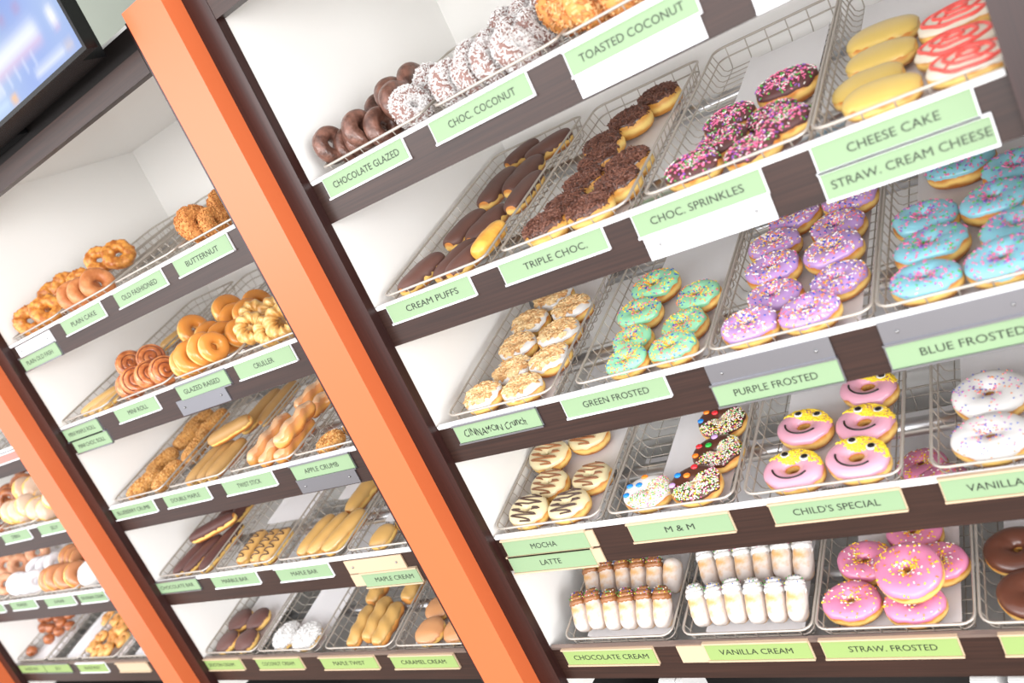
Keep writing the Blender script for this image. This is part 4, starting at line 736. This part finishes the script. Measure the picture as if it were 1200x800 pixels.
KINDS = { # kind: (object name, category, group, description, variants, thickness)
 'cinnamon_crunch': ('cinnamon_crunch_donut', 'donut', 'cinnamon crunch donuts', 'white iced donut under tan crumbs', K_crunch(), .033),
 'green_frosted': ('green_frosted_donut', 'donut', 'green frosted donuts', 'green frosted donut with sprinkles', frosted('mint', (160, 234, 188), ('yellow', 'yellow', 'orange', 'blue', 'pink'), 210), .031),
 'purple_frosted': ('purple_frosted_donut', 'donut', 'purple frosted donuts', 'purple frosted donut with sprinkles', frosted('lavender', (206, 164, 226), ('yellow', 'white', 'white', 'orange', 'blue', 'pink'), 260), .031),
 'blue_frosted': ('blue_frosted_donut', 'donut', 'blue frosted donuts', 'blue frosted donut with pink sprinkles', frosted('aqua', (152, 220, 236), ('pink', 'pink', 'pink', 'violet', 'green'), 170, R=.045), .031),
 'mocha': ('striped_cream_donut', 'donut', 'brown striped cream donuts', 'cream iced donut with brown zigzag stripes', K_mocha(), .031),
 'candy_choc': ('candy_topped_donut', 'donut', 'candy topped donuts', 'chocolate donut with candies and tiny sprinkles', K_candy(), .031),
 'candy_white': ('candy_topped_donut', 'donut', 'candy topped donuts', 'white iced donut with candies and tiny sprinkles', K_candy(True), .031),
 'smiley': ('smiling_donut', 'donut', 'smiling pink donuts', 'pink smiling donut with yellow hair', K_smiley(), .03),
 'vanilla_frosted': ('vanilla_frosted_donut', 'donut', 'white frosted donuts', 'white frosted donut with sparse dots', frosted('white', (250, 248, 245), ('orange', 'blue', 'violet', 'pink'), 120, R=.047, bead=True), .031),
 'strawberry_frosted': ('strawberry_frosted_donut', 'donut', 'pink strawberry frosted donuts', 'pink strawberry donut with yellow specks', frosted('strawberry', (250, 150, 190), ('yellow', 'yellow', 'orange', 'white'), 120, R=.046, size=(.003, .0018, .0012)), .031),
 'chocolate_glossy': ('chocolate_iced_donut', 'donut', 'plain glossy chocolate donuts', 'plain glossy chocolate donut at right picture edge', frosted('gloss_chocolate', (104, 60, 44), (), 0, R=.047), .031),
 'triple_choc': ('triple_chocolate_donut', 'donut', 'shredded chocolate donuts', 'donut topped with chocolate shreds', K_triple(), .034),
 'choc_sprinkle': ('chocolate_sprinkle_donut', 'donut', 'pink sprinkled chocolate donuts', 'chocolate donut with pink and green sprinkles', frosted('plum_chocolate', (96, 56, 54), ('pink', 'pink', 'pink', 'green', 'violet', 'white'), 300, R=.042, clusters=False), .031),
 'cheesecake_yellow': ('yellow_iced_cake', 'cake', 'yellow iced cakes', 'oval cake iced plain yellow', iced_loaf(.070, .092, .030, 2.4, 'custard', (238, 204, 110), 26), .03),
 'cheesecake_straw': ('red_swirled_cake', 'cake', 'red swirled cakes', 'oval white cake with red swirls', K_straw(), .03),
 'boston_cream': ('boston_cream_donut', 'donut', 'round chocolate cream donuts', 'round filled donut iced in chocolate', iced_loaf(.074, .078, .032, 2.1, 'soft_chocolate', (112, 76, 70), 14, seed=4), .032),
 'coconut_cream': ('coconut_cream_donut', 'donut', 'white coconut cream donuts', 'white coconut covered cream donut', K_coconut_cream(), .032),
 'caramel_cream': ('caramel_cream_donut', 'donut', 'caramel cream donuts', 'round caramel iced cream donut', iced_loaf(.074, .080, .032, 2.1, 'caramel', (228, 164, 112), 8, seed=9), .032),
 'maple_cream': ('maple_cream_donut', 'donut', 'maple cream pillows', 'maple iced cream pillow', iced_loaf(.066, .082, .032, 2.6, 'maple', (222, 176, 104), 8, seed=19), .032),
 'apple_crumb': ('apple_crumb_donut', 'donut', 'apple crumb donuts', 'crumb coated apple donut', crumb_ring((226, 170, 96), CR_A, (.0034, .003, .0022), 900, seed=5), .029),
 'cream_puff': ('chocolate_cream_puff', 'pastry', 'long chocolate cream puffs', 'long cream puff with matte chocolate top', iced_loaf(.051, .118, .034, 3.0, 'matte_chocolate', (112, 76, 66), 0, seed=25), .034),
 'plain_puff': ('plain_cream_puff', 'pastry', None, 'golden cream puff lying upside down among the chocolate ones', iced_loaf(.042, .118, .036, 2.8, '', (0, 0, 0), n=1, seed=28, frost=False, doughm=mat('golden_crust', (246, 190, 88), .3, rgb2=(222, 150, 56), nscale=30)), .036),
 'maple_roll': ('maple_roll', 'pastry', 'long maple rolls', 'long thin maple iced roll', iced_loaf(.032, .12, .03, 2.8, 'maple', (222, 176, 104), 0, seed=31), .03),
 'blueberry_crumb': ('crumb_bar', 'pastry', 'crumb coated bars', 'crumb coated bar', crumb_loaf(.046, .108, .036, (214, 158, 86), CR_A, (.0034, .003, .0022), 1100, 6), .036),
 'double_maple': ('double_maple_bar', 'pastry', 'double maple bars', 'long tan maple bar', iced_loaf(.040, .130, .034, 3, 'maple_tan', (196, 152, 92), -4, seed=41), .034),
 'twist_stick': ('twist_stick', 'pastry', 'glazed twist sticks', 'shiny glazed twist stick', K_twist('twist', False), .036),
 'chocolate_bar': ('chocolate_bar', 'pastry', 'long chocolate bars', 'long bar iced in chocolate', iced_loaf(.040, .132, .034, 3, 'bar_chocolate', (100, 62, 56), 2, seed=44), .034),
 'marble_bar': ('marble_bar', 'pastry', 'squiggled marble bars', 'maple bar with brown squiggles', iced_loaf(.038, .115, .034, 3, 'maple_pale', (230, 182, 110), 4, seed=47, drz=(80, 42, 26)), .034),
 'maple_bar': ('maple_bar', 'pastry', 'smooth maple bars', 'smooth maple iced bar', iced_loaf(.044, .128, .036, 3, 'maple', (222, 176, 104), 4, seed=50), .036),
 'maple_twist': ('maple_twist', 'pastry', 'maple twists', 'maple iced twist', K_twist('maple', True), .036),
 'chocolate_glazed': ('chocolate_glazed_donut', 'donut', 'dark chocolate glazed donuts', 'standing dark chocolate glazed donut', plain_ring('chocolate_glazed_donut', (128, 88, 74), (78, 50, 40), rough=.35, coat=.35, bump=.8), .030),
 'choc_coconut': ('coconut_donut', 'donut', 'white coconut donuts', 'chocolate donut furred with white coconut', crumb_ring((140, 108, 100), flake, (.0064, .0018, .0007), 1500, tilt=1.0, seed=1), .029),
 'toasted_coconut': ('toasted_coconut_donut', 'donut', 'toasted coconut donuts', 'orange toasted coconut donut', crumb_ring((218, 150, 80), CR_T, (.007, .003, .0016), 620, tilt=.9, seed=2), .029),
 'old_fashioned': ('old_fashioned_donut', 'donut', 'craggy old fashioned donuts', 'craggy golden old fashioned donut', K_oldfashioned(), .031),
 'plain_cake': ('plain_cake_donut', 'donut', 'smooth plain cake donuts', 'smooth brown plain cake donut', plain_ring('plain_cake_donut', (212, 140, 88), (186, 112, 64), rough=.4), .030),
 'butternut': ('butternut_donut', 'donut', 'butternut crumb donuts', 'brown butternut crumb donut', crumb_ring((204, 142, 78), CR_B, (.003, .003, .0025), 900, seed=3), .029),
 'mini_roll': ('cinnamon_mini_roll', 'pastry', 'brown cinnamon mini rolls', 'shiny brown cinnamon mini roll', K_roll(), .030),
 'glazed_raised': ('glazed_raised_donut', 'donut', 'golden glazed raised donuts', 'golden glazed raised donut', [[Part('dough', MB().add(*closed_ring(ring_surf(.040, .009, .032, s + 5, .05))).mesh('glazed_raised_donut', dough_mat('glazed_raised_dough', (206, 124, 48), (242, 196, 116), (218, 142, 66), .032, .18)))] for s in range(3)], .032),
 'cruller': ('cruller', 'donut', 'ridged pale crullers', 'ridged pale glazed cruller', K_cruller(), .033),
 'bavarian_filled': ('sugared_filled_donut', 'donut', 'sugared filled donuts', 'sugared yellow filled donut on edge', iced_loaf(.076, .080, .034, 2.1, 'sugar', (240, 206, 180), 30, seed=61, doughm=mat('yellow_crust', (240, 190, 110), .5)), .034),
 'dark_glazed': ('dark_glazed_donut', 'donut', 'dark glazed donuts', 'brown glazed donut', plain_ring('dark_glazed_donut', (190, 118, 70), (140, 76, 44), rough=.3, coat=.4), .030),
 'plain_donut': ('pink_brown_donut', 'donut', 'pinkish plain donuts', 'pinkish brown plain ring donut', plain_ring('pink_brown_donut', (226, 172, 136), (204, 140, 104), rough=.4), .030),
 'powdered': ('powdered_donut', 'donut', 'white powdered donuts', 'white powdered donut', plain_ring('powdered_donut', (246, 244, 246), (230, 226, 230), rough=.8), .030),
 'caramel_ring': ('caramel_ring_donut', 'donut', 'caramel coloured rings', 'caramel coloured ring donut with pale edge', frosted('caramel_gloss', (222, 150, 104), (), 0, R=.042, lo=30), .031),
 'bavarian_sugar': ('white_sugared_donut', 'donut', None, 'white sugared donut by the orange post, far left cabinet', iced_loaf(.076, .080, .034, 2.1, 'snow', (248, 244, 240), -10, n=1, seed=66), .034),
 'donut_hole': ('donut_hole', 'donut hole', 'brown donut holes', 'round brown donut hole', K_ball(), .0),
 'glazed_knot': ('glazed_knot', 'pastry', 'glazed knots', 'small glazed dough knot', K_knot(), .034),
 'choc_cream_horn': ('chocolate_cream_roll', 'pastry', 'brown topped cream rolls', 'sugared roll topped with brown cream', K_horn('choc'), .0),
 'vanilla_cream_horn': ('vanilla_cream_roll', 'pastry', 'white topped cream rolls', 'sugared roll topped with white cream', K_horn('van'), .0),
 'plain_cream_horn': ('sugared_roll', 'pastry', None, 'bare sugared roll at the back right of the brown topped ones', K_horn(None)[:1], .0),
}
for a, b in (('strawberry_top', 'strawberry_frosted'), ('strawberry_back', 'strawberry_frosted'), ('double_maple_top', 'double_maple'), ('twist_stick_top', 'twist_stick'), ('chocolate_bar_top', 'chocolate_bar')): KINDS[a] = KINDS[b]
ORD = ['', 'second', 'third', 'fourth', 'fifth', 'sixth', 'seventh', 'eighth', 'ninth']
ROW = {'F': 'front row', 'B': 'back row', 'M': 'middle row', 'N': 'third row', 'T': 'top layer'}
def place_phrase(kind, col, L, i):
    """where among its like: rank along its own column or row"""
    if kind.endswith('_top'): return ', lying on top of the others'
    if kind == 'strawberry_back': key, tail = 1, 'among those seen below the smiling tray'
    if len(L) == 1: return {'S': ', lying apart', 'L': ', in the left column', 'R': ', in the right column', 'M': ', in the middle between two columns'}.get(col, ', in the %s' % ROW.get(col, 'row'))
    if col in 'LR':
        r = sorted(range(len(L)), key=lambda k: L[k][2]).index(i); s = 'nearest the front' if r == 0 else ('rearmost' if r == len(L) - 1 else ORD[r] + ' from the front')
        return ', %s in the %s column' % (s, 'left' if col == 'L' else 'right')
    r = sorted(range(len(L)), key=lambda k: L[k][1]).index(i); s = 'leftmost' if r == 0 else ('rightmost' if r == len(L) - 1 else ORD[r] + ' from left')
    if kind == 'strawberry_back': return ', %s of those seen below the smiling tray' % s
    return ', %s in the %s' % (s, ROW[col])
UPTILT = {'chocolate_glazed': (74, -8), 'choc_coconut': (70, -12), 'toasted_coconut': (70, -12), 'old_fashioned': (62, -25), 'plain_cake': (74, -8), 'butternut': (76, -5), 'mini_roll': (74, -8), 'glazed_raised': (74, -10), 'cruller': (50, -45), 'bavarian_filled': (80, -5), 'powdered': (76, -8), 'caramel_ring': (76, -8)}
cnt = 0; PASTRY = []
for bay, sh, kind, mode, rows in ITEMS:
    nm, cat, grp, desc, var, H = KINDS[kind]; M0 = MS(bay, sh); bycol = {}
    for r in rows: bycol.setdefault(r[0], []).append(r)
    for r in rows:
        col, x, s, h, a, b, shr = r; L = bycol[col]; i = L.index(r); parts = var[cnt % len(var)]; cnt += 1; sc = rng.uniform(.94, .99)
        if mode == 'flat':
            yaw = rng.uniform(-.25, .25) + (pi if rng.random() < .5 else 0); ov = .87
            if kind in ('smiley',): yaw = rng.uniform(-.15, .15) - .32
            if kind.startswith('candy'): yaw = rng.uniform(-.3, .2)
            if kind == 'mocha': yaw = rng.uniform(-.2, .2) - .2
            if kind.startswith('cheesecake'): yaw = pi / 2 + rng.uniform(-.2, .2); ov = 1
            if kind in ('boston_cream', 'coconut_cream'): yaw = rng.uniform(-.3, .3)
            M = M0 @ T((x, s, h)) @ RX(b + rng.uniform(-.04, .04)) @ RY(rng.uniform(-.05, .05)) @ RZ(yaw) @ Matrix.Diagonal((sc * 1.05, sc * ov, sc, 1))
        elif mode == 'top': M = M0 @ T((x, s, h)) @ RX(.1) @ RZ(.5)
        elif mode == 'bar':
            k = max(.85, min(1.15, b / (.12 if kind not in ('twist_stick', 'maple_twist', 'twist_stick_top') else .128))); M = M0 @ T((x, s, h)) @ RZ(a) @ Matrix.Diagonal((1, k, 1, 1))
            if kind == 'x': pass
        elif mode == 'up':
            if kind == 'donut_hole': M = M0 @ T((x, s, h)) @ RZ(rng.uniform(0, 6))
            else:
                t, yw = UPTILT.get(kind, (68, -20)); M = M0 @ T((x, s, h)) @ RZ(math.radians(yw + rng.uniform(-10, 10))) @ RY(math.radians(t + rng.uniform(-8, 8))) @ RZ(rng.uniform(0, 6)) @ T((0, 0, -H / 2)) @ Matrix.Scale(sc * .97, 4)
        elif mode == 'ball': M = M0 @ T((x, s, h)) @ RZ(rng.uniform(0, 6)) @ Matrix.Scale(.95, 4)
        else:
            d = Vector((a, .05, b)); q = Vector((0, 0, 1)).rotation_difference(d).to_matrix().to_4x4(); M = M0 @ T((x, s, h + .014)) @ q @ Matrix.Scale(sc, 4)
        M = M @ Matrix.Scale(shr, 4)
        lab = desc + (place_phrase(kind, col, L, i) if grp else '')
        if kind == 'choc_sprinkle' and col == 'M': lab = desc + ', wedged between the two columns in front'
        PASTRY.append(thing(nm, parts, M, lab, cat, grp))
